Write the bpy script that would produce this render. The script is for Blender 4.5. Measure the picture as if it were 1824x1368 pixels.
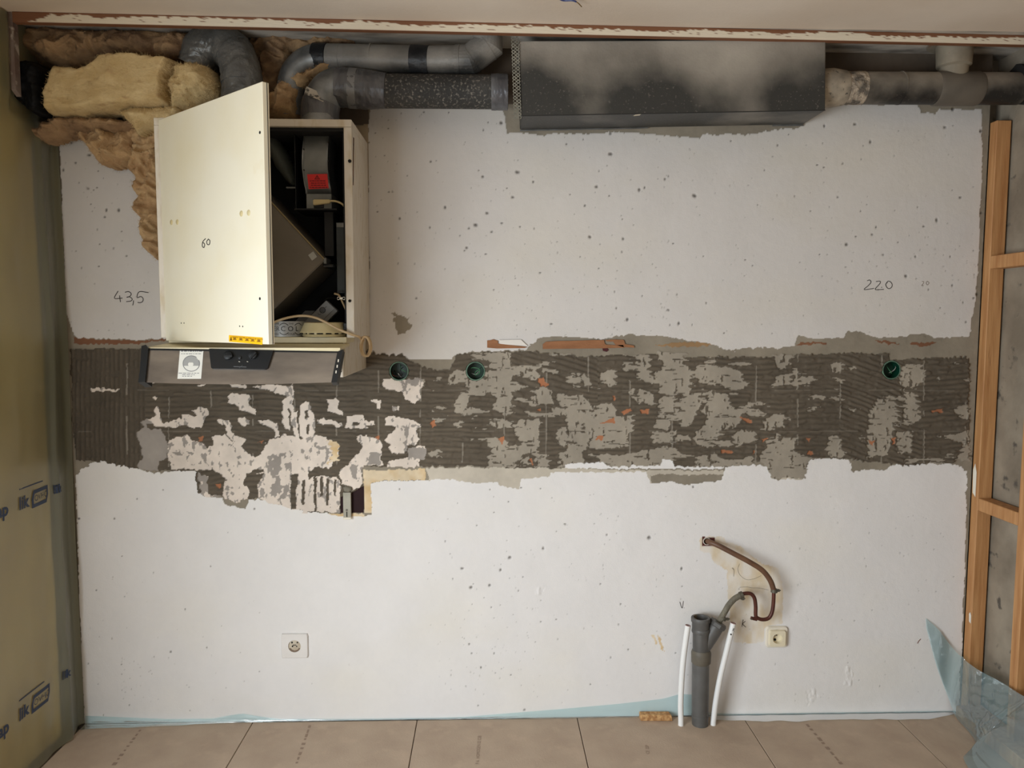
import bpy, bmesh, math, random
import numpy as np
from mathutils import Vector, Matrix
random.seed(7)
rng = np.random.default_rng(11)
for o in list(bpy.data.objects): bpy.data.objects.remove(o, do_unlink=True)
scene = bpy.context.scene
COL = scene.collection
PI = math.pi

# ------------------------------------------------------------------ camera
CP = np.array([1.46733, -2.73565, 1.45857]); YAW, PIT, ROL, FPX = 0.0301967, -0.0809568, 0.0018341, 1373.18
FW = np.array([math.sin(YAW)*math.cos(PIT), math.cos(YAW)*math.cos(PIT), math.sin(PIT)])
_r = np.array([math.cos(YAW), -math.sin(YAW), 0.0]); _u = np.cross(_r, FW)
RT = _r*math.cos(ROL)+_u*math.sin(ROL); UP = -_r*math.sin(ROL)+_u*math.cos(ROL)
cam_d = bpy.data.cameras.new('camera'); cam = bpy.data.objects.new('camera', cam_d); COL.objects.link(cam)
cam_d.sensor_fit = 'HORIZONTAL'; cam_d.sensor_width = 36.0; cam_d.lens = FPX/1824*36.0; cam_d.clip_start = 0.05
_m = Matrix.Identity(4)
for i in range(3):
    _m[i][0] = RT[i]; _m[i][1] = UP[i]; _m[i][2] = -FW[i]; _m[i][3] = CP[i]
cam.matrix_world = _m
scene.camera = cam

# ------------------------------------------------------------------ view, world, window light
vs = scene.view_settings
vs.view_transform = 'Standard'; vs.look = 'None'; vs.gamma = 1.0; vs.use_curve_mapping = False
vs.exposure = 0.0
w = bpy.data.worlds.new('world'); scene.world = w; w.use_nodes = True
w.node_tree.nodes['Background'].inputs[0].default_value = (0.75, 0.86, 1.0, 1)
w.node_tree.nodes['Background'].inputs[1].default_value = 0.6
WIN = (-3.20, -1.65, 0.10, 1.65)        # y0,y1,z0,z1 of the window opening in the left wall, beside the camera
YR = -4.2                               # rear wall
ld = bpy.data.lights.new('window_daylight', 'AREA'); ld.shape = 'RECTANGLE'
ld.size = WIN[1]-WIN[0]; ld.size_y = WIN[3]-WIN[2]; ld.energy = 104; ld.color = (0.87, 0.945, 1.0)
lo = bpy.data.objects.new('window_daylight', ld); COL.objects.link(lo)
lo.location = (-.06, (WIN[0]+WIN[1])/2, (WIN[2]+WIN[3])/2)
lo.rotation_euler = Vector((1.0, .30, -.40)).to_track_quat('-Z', 'Z').to_euler()

# ------------------------------------------------------------------ pixel helpers (1824x1368 frame)
def ray(px, py): return FW + RT*((px-912)/FPX) - UP*((py-684)/FPX)
def P(px, py, y=0.0):
    d = ray(px, py); return Vector(CP + d*((y-CP[1])/d[1]))
def PZ(px, py, z):
    d = ray(px, py); return Vector(CP + d*((z-CP[2])/d[2]))
def PXx(px, py, x):
    d = ray(px, py); return Vector(CP + d*((x-CP[0])/d[0]))
def PPL(px, py, pt, n):
    d = ray(px, py); n = np.array(n); return Vector(CP + d*(np.dot(np.array(pt)-CP, n)/np.dot(d, n)))
def proj(X, Y, Z):
    dx, dy, dz = X-CP[0], Y-CP[1], Z-CP[2]
    zz = dx*FW[0]+dy*FW[1]+dz*FW[2]
    return 912+FPX*(dx*RT[0]+dy*RT[1]+dz*RT[2])/zz, 684-FPX*(dx*UP[0]+dy*UP[1]+dz*UP[2])/zz

# ------------------------------------------------------------------ noise
def _h(i, j, s):
    n = (i.astype(np.int64)*374761393 + j.astype(np.int64)*668265263 + s*1442695041) & 0xffffffff
    n = ((n ^ (n >> 13))*1274126177) & 0xffffffff
    return ((n ^ (n >> 16)) & 0xffff)/65535.0
def vn(x, y, s=0):
    i = np.floor(x); j = np.floor(y); fx = x-i; fy = y-j
    fx = fx*fx*(3-2*fx); fy = fy*fy*(3-2*fy)
    a = _h(i, j, s); b = _h(i+1, j, s); c = _h(i, j+1, s); d = _h(i+1, j+1, s)
    return (a*(1-fx)+b*fx)*(1-fy)+(c*(1-fx)+d*fx)*fy
def fbm(x, y, s=0, o=4):
    r = 0; a = .5; t = 0
    for k in range(o):
        r = r+a*vn(x, y, s+17*k); t += a; x = x*2.03+11.3; y = y*2.03+5.7; a *= .5
    return r/t

# ------------------------------------------------------------------ materials
def lin(c):
    return tuple(((v/255)/12.92 if v/255 <= .04045 else ((v/255+.055)/1.055)**2.4) for v in c[:3])
def rgba(c): return (*lin(c), 1)
def nd(nt, t, **kw):
    n = nt.nodes.new(t)
    for k, v in kw.items(): setattr(n, k, v)
    return n
MATS = {}
def M(name, c1, c2=None, scale=8, rough=.6, metal=0.0, bump=0.0, bscale=60, thr=(.35, .65), c3=None, s3=30, t3=(.6, .7), stretch=(1, 1, 1), spec=.5, coat=0, emit=None, detail=6, sheen=0, trans=0.0):
    if name in MATS: return MATS[name]
    m = bpy.data.materials.new(name); m.use_nodes = True; nt = m.node_tree
    b = nt.nodes['Principled BSDF']
    b.inputs['Roughness'].default_value = rough; b.inputs['Metallic'].default_value = metal
    b.inputs['Specular IOR Level'].default_value = spec; b.inputs['Coat Weight'].default_value = coat
    b.inputs['Sheen Weight'].default_value = sheen
    b.inputs['Base Color'].default_value = rgba(c1)
    tc = nd(nt, 'ShaderNodeTexCoord'); mp = nd(nt, 'ShaderNodeMapping'); mp.inputs['Scale'].default_value = stretch
    nt.links.new(tc.outputs['Object'], mp.inputs[0])
    cur = None
    def layer(prev, pc, c, sc, th):
        n = nd(nt, 'ShaderNodeTexNoise'); n.inputs['Scale'].default_value = sc; n.inputs['Detail'].default_value = detail
        nt.links.new(mp.outputs[0], n.inputs['Vector'])
        r = nd(nt, 'ShaderNodeMapRange'); r.inputs[1].default_value = th[0]; r.inputs[2].default_value = th[1]
        nt.links.new(n.outputs['Fac'], r.inputs[0])
        x = nd(nt, 'ShaderNodeMix', data_type='RGBA')
        nt.links.new(r.outputs[0], x.inputs[0])
        if prev: nt.links.new(prev, x.inputs[6])
        else: x.inputs[6].default_value = rgba(pc)
        x.inputs[7].default_value = rgba(c)
        return x.outputs[2]
    if c2: cur = layer(None, c1, c2, scale, thr)
    if c3: cur = layer(cur, c1, c3, s3, t3)
    if cur: nt.links.new(cur, b.inputs['Base Color'])
    if bump:
        n = nd(nt, 'ShaderNodeTexNoise'); n.inputs['Scale'].default_value = bscale; n.inputs['Detail'].default_value = 8
        nt.links.new(mp.outputs[0], n.inputs['Vector'])
        bp = nd(nt, 'ShaderNodeBump'); bp.inputs['Strength'].default_value = bump; bp.inputs['Distance'].default_value = .01
        nt.links.new(n.outputs['Fac'], bp.inputs['Height']); nt.links.new(bp.outputs[0], b.inputs['Normal'])
    MATS[name] = m
    return m
def film_mat(name, col, transp, rough=.25, gloss=.12):
    m = bpy.data.materials.new(name); m.use_nodes = True; nt = m.node_tree
    out = nt.nodes['Material Output']; nt.nodes.remove(nt.nodes['Principled BSDF'])
    d = nd(nt, 'ShaderNodeBsdfDiffuse'); d.inputs[0].default_value = rgba(col)
    tl = nd(nt, 'ShaderNodeBsdfTranslucent'); tl.inputs[0].default_value = rgba(col)
    t = nd(nt, 'ShaderNodeBsdfTransparent'); t.inputs[0].default_value = rgba([min(255, 165+c*.40) for c in col])
    g = nd(nt, 'ShaderNodeBsdfGlossy'); g.inputs['Roughness'].default_value = rough
    m0 = nd(nt, 'ShaderNodeMixShader'); m0.inputs[0].default_value = .35
    nt.links.new(d.outputs[0], m0.inputs[1]); nt.links.new(tl.outputs[0], m0.inputs[2])
    m1 = nd(nt, 'ShaderNodeMixShader'); m1.inputs[0].default_value = transp
    nt.links.new(m0.outputs[0], m1.inputs[1]); nt.links.new(t.outputs[0], m1.inputs[2])
    fr = nd(nt, 'ShaderNodeFresnel'); fr.inputs[0].default_value = 1.45
    mm = nd(nt, 'ShaderNodeMath', operation='MULTIPLY_ADD'); mm.inputs[1].default_value = 1.0; mm.inputs[2].default_value = gloss*.3
    nt.links.new(fr.outputs[0], mm.inputs[0])
    m2 = nd(nt, 'ShaderNodeMixShader'); nt.links.new(mm.outputs[0], m2.inputs[0])
    nt.links.new(m1.outputs[0], m2.inputs[1]); nt.links.new(g.outputs[0], m2.inputs[2])
    nt.links.new(m2.outputs[0], out.inputs[0])
    return m

WHITE = M('cabinet_white', (226, 216, 190), (214, 200, 166), 5, rough=.38, thr=(.4, .75))
EDGE = M('cabinet_edge', (214, 204, 188), (196, 180, 150), 14, rough=.5, thr=(.5, .75), c3=(120, 78, 40), s3=26, t3=(.70, .76), stretch=(3, 3, 1))
BLACK = M('black_lining', (18, 18, 19), (30, 30, 30), 20, rough=.8)
BLACKP = M('black_plastic', (20, 22, 24), rough=.42)
STEEL = M('galvanised', (150, 152, 152), (120, 122, 122), 22, rough=.42, metal=.75, bump=.05, bscale=20)
TAPE = M('duct_tape', (112, 113, 116), (80, 80, 84), 18, rough=.36, metal=.35, bump=.6, bscale=38, stretch=(1, 1, .35))
TAPE2 = M('flex_tape', (116, 115, 111), (86, 86, 84), 14, rough=.34, metal=.25, bump=.9, bscale=30)
CREAMPL = M('cream_plastic', (214, 200, 158), (204, 186, 138), 9, rough=.4)
SOCK = M('socket_plastic', (228, 220, 204), rough=.35)
WOODSTUD = M('pine', (194, 145, 95), (168, 116, 69), 10, rough=.65, stretch=(6, 6, .5), thr=(.35, .7), bump=.15, bscale=30, c3=(110, 62, 32), s3=3.2, t3=(.70, .74))
PENCIL = M('pencil', (52, 46, 42), rough=.9)
DARKHOLE = M('dark_hole', (14, 12, 11), rough=.9)

# ------------------------------------------------------------------ object helpers
def link(name, me, mat, parent=None, **kw):
    o = bpy.data.objects.new(name, me); COL.objects.link(o)
    if mat is not None: me.materials.append(mat)
    if parent is not None:
        o.parent = parent; o.matrix_parent_inverse = parent.matrix_world.inverted()
    for k, v in kw.items():
        if v is not None: o[k] = v
    return o
def empty(name, loc, label, cat, group=None):
    o = bpy.data.objects.new(name, None); COL.objects.link(o); o.empty_display_size = .05
    o.location = loc; o.matrix_world = Matrix.Translation(Vector(loc))
    o['label'] = label; o['category'] = cat
    if group: o['group'] = group
    return o
def frame_from(a, b):
    """rotation whose Z runs from a to b"""
    return (Vector(b)-Vector(a)).to_track_quat('Z', 'Y').to_matrix()
class B:
    def __init__(s): s.bm = bmesh.new()
    def box(s, lo, hi, R=None, c=None, bev=0.0, seg=2):
        bm2 = bmesh.new(); bmesh.ops.create_cube(bm2, size=1.0)
        lo = Vector(lo); hi = Vector(hi); sz = hi-lo; ce = (lo+hi)/2
        for v in bm2.verts: v.co = Vector((v.co.x*sz.x, v.co.y*sz.y, v.co.z*sz.z))
        if bev: bmesh.ops.bevel(bm2, geom=bm2.edges[:], offset=bev, segments=seg, affect='EDGES', profile=.5)
        for v in bm2.verts:
            q = v.co
            if R is not None: q = R @ q
            v.co = q+(Vector(c) if c is not None else ce)
        s.merge(bm2); return s
    def merge(s, bm2):
        mp = [s.bm.verts.new(v.co) for v in bm2.verts]; bm2.verts.index_update()
        for f in bm2.faces:
            try: s.bm.faces.new([mp[v.index] for v in f.verts])
            except ValueError: pass
        bm2.free()
    def tube(s, pts, r, n=16, cap=True, hollow=0.0, rfun=None):
        pts = [Vector(p) for p in pts]; k = len(pts)
        rs = r if isinstance(r, (list, tuple, np.ndarray)) else [r]*k
        tang = []
        for i in range(k):
            a = pts[max(i-1, 0)]; b = pts[min(i+1, k-1)]; tang.append((b-a).normalized())
        ref = Vector((0, 1, 0)) if abs(tang[0].y) < .9 else Vector((1, 0, 0))
        u = tang[0].cross(ref).normalized(); rings = []
        for i in range(k):
            t = tang[i]; u = (u-t*u.dot(t)).normalized(); v = t.cross(u)
            ring = []
            for j in range(n):
                a = 2*PI*j/n; rr = rs[i]*(rfun(i, j) if rfun else 1)
                ring.append(s.bm.verts.new(pts[i]+(u*math.cos(a)+v*math.sin(a))*rr))
            rings.append(ring)
        for i in range(k-1):
            for j in range(n):
                s.bm.faces.new((rings[i][j], rings[i][(j+1) % n], rings[i+1][(j+1) % n], rings[i+1][j]))
        if cap:
            s.bm.faces.new(rings[0][::-1]); s.bm.faces.new(rings[-1])
        return s
    def lathe(s, prof, c, axis=(0, 0, 1), n=32, closed=False):
        R = Vector(axis).to_track_quat('Z', 'Y').to_matrix(); c = Vector(c); rings = []
        for (r, h) in prof:
            rings.append([s.bm.verts.new(c+R @ Vector((max(r, 1e-5)*math.cos(2*PI*j/n), max(r, 1e-5)*math.sin(2*PI*j/n), h))) for j in range(n)])
        for i in range(len(rings)-1):
            for j in range(n):
                s.bm.faces.new((rings[i][j], rings[i][(j+1) % n], rings[i+1][(j+1) % n], rings[i+1][j]))
        if closed:
            for j in range(n): s.bm.faces.new((rings[-1][j], rings[-1][(j+1) % n], rings[0][(j+1) % n], rings[0][j]))
        return s
    def prism(s, pts, d):
        """closed outline pts (3D) pushed by vector d"""
        d = Vector(d); a = [s.bm.verts.new(Vector(p)) for p in pts]; b = [s.bm.verts.new(Vector(p)+d) for p in pts]
        s.bm.faces.new(a); s.bm.faces.new(b[::-1]); n = len(a)
        for i in range(n): s.bm.faces.new((a[(i+1) % n], a[i], b[i], b[(i+1) % n]))
        return s
    def hexa(s, p):
        """8 corners: 0-3 front loop, 4-7 back loop"""
        v = [s.bm.verts.new(Vector(q)) for q in p]
        for f in ((0, 1, 2, 3), (7, 6, 5, 4), (0, 4, 5, 1), (1, 5, 6, 2), (2, 6, 7, 3), (3, 7, 4, 0)): s.bm.faces.new([v[i] for i in f])
        return s
    def done(s, name, mat, parent=None, smooth=False, **kw):
        bmesh.ops.recalc_face_normals(s.bm, faces=s.bm.faces[:])
        me = bpy.data.meshes.new(name); s.bm.to_mesh(me); s.bm.free()
        if smooth:
            me.polygons.foreach_set('use_smooth', [True]*len(me.polygons))
            try: me.set_sharp_from_angle(angle=math.radians(40))
            except Exception: pass
        return link(name, me, mat, parent, **kw)
def smooth_path(pts, n=10):
    pts = [Vector(p) for p in pts]; out = []
    q = [pts[0]*2-pts[1]]+pts+[pts[-1]*2-pts[-2]]
    for i in range(1, len(q)-2):
        for t in range(n):
            t = t/n; a, b, c, d = q[i-1], q[i], q[i+1], q[i+2]
            out.append(.5*((2*b)+(-a+c)*t+(2*a-5*b+4*c-d)*t*t+(-a+3*b-3*c+d)*t*t*t))
    out.append(pts[-1]); return out
def text_bm(body, size, origin, xd, yd, align='CENTER', bend=None, bold=0.0):
    cu = bpy.data.curves.new('t', 'FONT'); cu.body = body; cu.size = size; cu.align_x = align; cu.align_y = 'CENTER'
    cu.resolution_u = 3; cu.offset = bold
    ob = bpy.data.objects.new('t', cu); me = bpy.data.meshes.new_from_object(ob)
    bm = bmesh.new(); bm.from_mesh(me)
    o = Vector(origin); xd = Vector(xd).normalized(); yd = Vector(yd).normalized()
    if bend: bmesh.ops.subdivide_edges(bm, edges=bm.edges[:], cuts=1)
    for v in bm.verts:
        v.co = bend(v.co.x, v.co.y) if bend else o+xd*v.co.x+yd*v.co.y
    bpy.data.objects.remove(ob); bpy.data.curves.remove(cu); bpy.data.meshes.remove(me)
    return bm
def strokes(name, lines, place, w, mat, parent, off=(0, -.0006, 0), **kw):
    b = B()
    for ln in lines:
        pts = [place(*p)+Vector(off) for p in ln]
        if len(pts) > 2: pts = smooth_path(pts, 4)
        b.tube(pts, w, 6)
    return b.done(name, mat, parent, **kw)
def in_poly(U, V, poly):
    ins = np.zeros(U.shape, bool); n = len(poly)
    for i in range(n):
        x1, y1 = poly[i]; x2, y2 = poly[(i+1) % n]
        if y1 == y2: continue
        c = ((V < y1) != (V < y2)) & (U < (x2-x1)*(V-y1)/(y2-y1)+x1)
        ins ^= c
    return ins
def dist_poly(U, V, poly):
    d = np.full(U.shape, 1e9); n = len(poly)
    for i in range(n):
        x1, y1 = poly[i]; x2, y2 = poly[(i+1) % n]
        L = max((x2-x1)**2+(y2-y1)**2, 1e-9)
        t = np.clip(((U-x1)*(x2-x1)+(V-y1)*(y2-y1))/L, 0, 1)
        d = np.minimum(d, np.hypot(U-x1-t*(x2-x1), V-y1-t*(y2-y1)))
    return d
def grid_mesh(name, V3, mask=None):
    """V3: (ny,nx,3) array -> mesh of quads"""
    ny, nx = V3.shape[:2]; idx = np.arange(ny*nx).reshape(ny, nx)
    q = np.stack([idx[:-1, :-1], idx[:-1, 1:], idx[1:, 1:], idx[1:, :-1]], -1).reshape(-1, 4)
    if mask is not None: q = q[mask.reshape(-1)]
    me = bpy.data.meshes.new(name)
    me.vertices.add(ny*nx); me.vertices.foreach_set('co', V3.reshape(-1).astype(np.float32))
    me.loops.add(len(q)*4); me.loops.foreach_set('vertex_index', q.reshape(-1).astype(np.int32))
    me.polygons.add(len(q)); me.polygons.foreach_set('loop_start', np.arange(0, len(q)*4, 4, dtype=np.int32))
    me.polygons.foreach_set('use_smooth', np.ones(len(q), bool)); me.update(calc_edges=True); me.validate()
    return me

# =================================================================== BACK WALL
W = 3.235; H = 2.395
def crop(x0, y0, s):
    return lambda pts: [(x0+x/s, y0+y/s) for x, y in pts]
cA = crop(100, 560, 3.698); cB = crop(540, 540, 3.507); cC = crop(900, 560, 4.023); cD = crop(1300, 560, 3.965)
cR = crop(1240, 940, 6.217); ID = lambda p: p
xs = np.linspace(0, W, 1245)
zs = np.concatenate([np.arange(0, .74, .004), np.arange(.74, 1.43, .0024), np.arange(1.43, 2.22, .004), np.linspace(2.22, H, 24)])
XX, ZZ = np.meshgrid(xs, zs)
UU, VV = proj(XX, 0*XX, ZZ)
n1 = fbm(UU/22, VV/22, 1, 3)-.5; n2 = fbm(UU/22, VV/22, 2, 3)-.5
n3 = vn(UU/4.5, VV/4.5, 3)-.5; n4 = vn(UU/4.5, VV/4.5, 4)-.5
U2 = UU+9*n1+4*n3; V2 = VV+9*n2+4*n4
U3 = UU+5*n1+2.2*n3; V3_ = VV+4*n2+3.4*n4
verti = UU+6*n1 < 258
bend_ = 26*(fbm(UU/150, VV/120, 65, 2)-.5)+np.where((UU > 900) & (UU < 1065), (UU-980)*.30*np.clip((740-VV)/60, 0, 1), 0)+np.where((UU > 1495) & (UU < 1640), (UU-1500)*.34, 0)
ph = np.where(verti, (UU+5*(fbm(UU/40, VV/70, 63, 2)-.5))/8.6, (VV-bend_+2.2*(vn(UU/16, VV/9, 66)-.5))/9.4)
ridge = (.5+.5*np.sin(2*PI*ph))**.45
U2n, V2n = U2.copy(), V2.copy()
U2 += np.where(verti, 0, 11*(ridge-.6)*np.clip(2.4*fbm(UU/26, VV/26, 68, 2)-.75, 0, 1))
V3_ += np.where((VV > 610) & (VV < 850), (3.8*np.abs(np.sin(UU/8.5*PI/2+9*n1))-1.5)*np.clip(3*fbm(UU/40, VV/40, 69, 2)-.9, 0, 1), 0)
cls = np.zeros(XX.shape, np.int8)
def paint(poly, k, hard=False, only=None):
    a, b = (U2n, V2n) if hard == 'n' else (UU, VV) if hard else ((U2, V2) if hard is False else (U3, V3_))
    p = np.array(poly); x0, y0 = p.min(0)-14; x1, y1 = p.max(0)+14
    sel = (UU > x0) & (UU < x1) & (VV > y0) & (VV < y1)
    ii = np.nonzero(sel)
    ins = in_poly(a[ii], b[ii], poly)
    if only is not None: ins &= np.isin(cls[ii], only)
    cls[ii[0][ins], ii[1][ins]] = k
# palette: colour, height offset towards the room
PAL = {0: ((229, 226, 224), 0.0), 1: ((142, 133, 118), -.0012), 2: ((95, 86, 74), .0012), 3: ((156, 147, 133), .0014), 4: ((224, 211, 198), .0020),
       5: ((168, 112, 80), .0010), 6: ((124, 86, 64), .0), 7: ((156, 148, 140), .0014), 8: ((46, 30, 32), -.004), 9: ((222, 204, 174), 0.0),
       10: ((100, 88, 76), -.001), 11: ((196, 187, 172), -.0006), 12: ((152, 122, 88), 0), 13: ((92, 50, 44), -.002), 14: ((230, 222, 210), 0.0), 15: ((168, 150, 124), 0)}
# upper part: bare concrete, then painted field
paint([(-60, -60), (1900, -60), (1900, 640), (-60, 640)], 1, True)
paint([(-60, -60), (1900, -60), (1900, 186), (-60, 186)], 10, True)
paint([(104, 236), (300, 236), (300, 180), (640, 196), (640, 400), (655, 400), (657, 193), (700, 190), (800, 191), (897, 194), (902, 236)] +
      crop(880, 0, 3.5625)([(240, 845), (320, 862), (340, 845), (600, 850), (720, 840), (870, 838), (1050, 860), (1310, 878), (1330, 850), (1600, 855), (1824, 815)]) +
      [(1420, 229), (1430, 226), (1440, 200), (1470, 186), (1633, 185), (1640, 200), (1665, 201), (1672, 194), (1750, 195), (1750, 300), (1741, 500), (1734, 560), (1727, 600)] +
      cD([(1690, 160), (1450, 165), (1370, 140), (1270, 140), (1265, 155), (1150, 165), (1000, 160), (920, 125), (830, 120), (800, 165), (600, 175), (480, 150), (460, 225), (300, 240), (130, 235), (0, 250)]) +
      cC([(1680, 262), (1550, 245), (1450, 210), (1300, 185), (1150, 160), (1000, 150), (880, 145), (800, 160), (700, 180), (560, 165), (400, 155), (230, 170), (215, 200), (160, 225), (155, 260), (10, 262)]) +
      cB([(1200, 300), (1150, 300), (1060, 305), (960, 320), (930, 345), (935, 380), (910, 415), (850, 420), (760, 400), (680, 375), (640, 345), (640, 325), (460, 320), (425, 290)]) +
      [(657, 600), (657, 400), (640, 400), (640, 590), (300, 603)] + cA([(720, 155), (620, 160), (550, 170), (400, 165), (250, 160), (140, 150), (120, 130)]) + [(118, 560), (113, 450), (108, 300)], 0, None)
paint([(634, 200), (656, 200), (657, 600), (655, 640), (640, 640)], 15, True)
paint([(460, 120), (658, 120), (657, 222), (460, 222)], 10, True)
paint(cB([(560, 75), (575, 65), (600, 75), (650, 88), (655, 110), (685, 140), (660, 170), (630, 195), (580, 195), (570, 160), (560, 130)]), 1)
# lower painted field
paint([(-60, 640), (1900, 640), (1900, 1400), (-60, 1400)], 1, True)
LOW = cA([(150, 1035), (200, 1000), (250, 970), (350, 970), (450, 985), (520, 1015), (620, 1045), (700, 1045), (800, 1030), (920, 1030), (930, 1060), (950, 1180), (970, 1200), (1100, 1210), (1110, 1250), (1250, 1280), (1265, 1225), (1330, 1220), (1500, 1230), (1540, 1280)]) + \
    cB([(140, 1312), (235, 1330), (425, 1325), (430, 1120), (520, 1108), (760, 1110), (830, 1100), (960, 1105), (1080, 1130), (1180, 1115), (1260, 1150), (1350, 1160), (1370, 1100)]) + \
    cC([(100, 1250), (110, 1180), (200, 1170), (310, 1165), (330, 1130), (600, 1135), (850, 1130), (1010, 1125), (1040, 1215), (1200, 1200), (1300, 1220), (1560, 1190), (1580, 1100), (1620, 1075)]) + \
    cD([(0, 1060), (150, 1060), (230, 1075), (300, 1090), (300, 1165), (520, 1168), (535, 1060), (570, 1025), (640, 1015), (830, 1025), (860, 1050), (865, 1105), (940, 1110), (960, 1100), (1110, 1105), (1130, 1070), (1300, 1070), (1530, 1045), (1620, 1070), (1675, 1110)]) + \
    [(1719, 1000), (1708, 1268), (1706, 1300), (150, 1310), (150, 1270), (145, 1200), (140, 1000), (134, 850)]
paint([(134, 830), (765, 830), (1445, 830), (1445, 880), (765, 880), (600, 925), (134, 925)], 1, None)
paint(LOW, 0, None)
paint(cB([(765, 1030), (1473, 1030)]) + [(1120, 838), (1300, 838)] + [(1445, 832), (1445, 870), (1290, 862), (1290, 846), (1160, 846), (1160, 870), (960, 872), (905, 872), (850, 866), (765, 858)], 11, None, only=[1])
# adhesive field
paint(cA([(95, 230), (560, 232), (700, 240), (1700, 240), (1700, 900), (1700, 1290), (1550, 1285), (1500, 1230), (930, 1180), (920, 1035), (560, 1025), (500, 1015), (250, 965), (130, 965), (110, 700)]), 2, None)
paint(cB([(0, 330), (425, 300), (460, 322), (640, 327), (640, 347), (680, 377), (760, 402), (850, 422), (910, 417), (937, 380), (960, 325), (1060, 310), (1150, 305), (1470, 305), (1470, 1020), (370, 1020), (375, 1140), (235, 1220), (232, 1310), (0, 1300)]), 2, None)
paint(cC([(0, 275), (60, 272), (400, 285), (560, 305), (760, 295), (960, 290), (1100, 290), (1290, 305), (1600, 305), (1770, 305), (1770, 1060), (1560, 1095), (1000, 1095), (400, 1100), (0, 1100)]), 2, None)
paint(cD([(0, 300), (310, 300), (440, 295), (480, 285), (830, 275), (1120, 280), (1130, 330), (1320, 310), (1690, 305), (1685, 600), (1690, 820), (1640, 1000), (1570, 1050), (1250, 1070), (1040, 1050), (860, 1022), (640, 1010), (540, 1020), (300, 1040), (0, 1030)]), 2, None)
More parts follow.
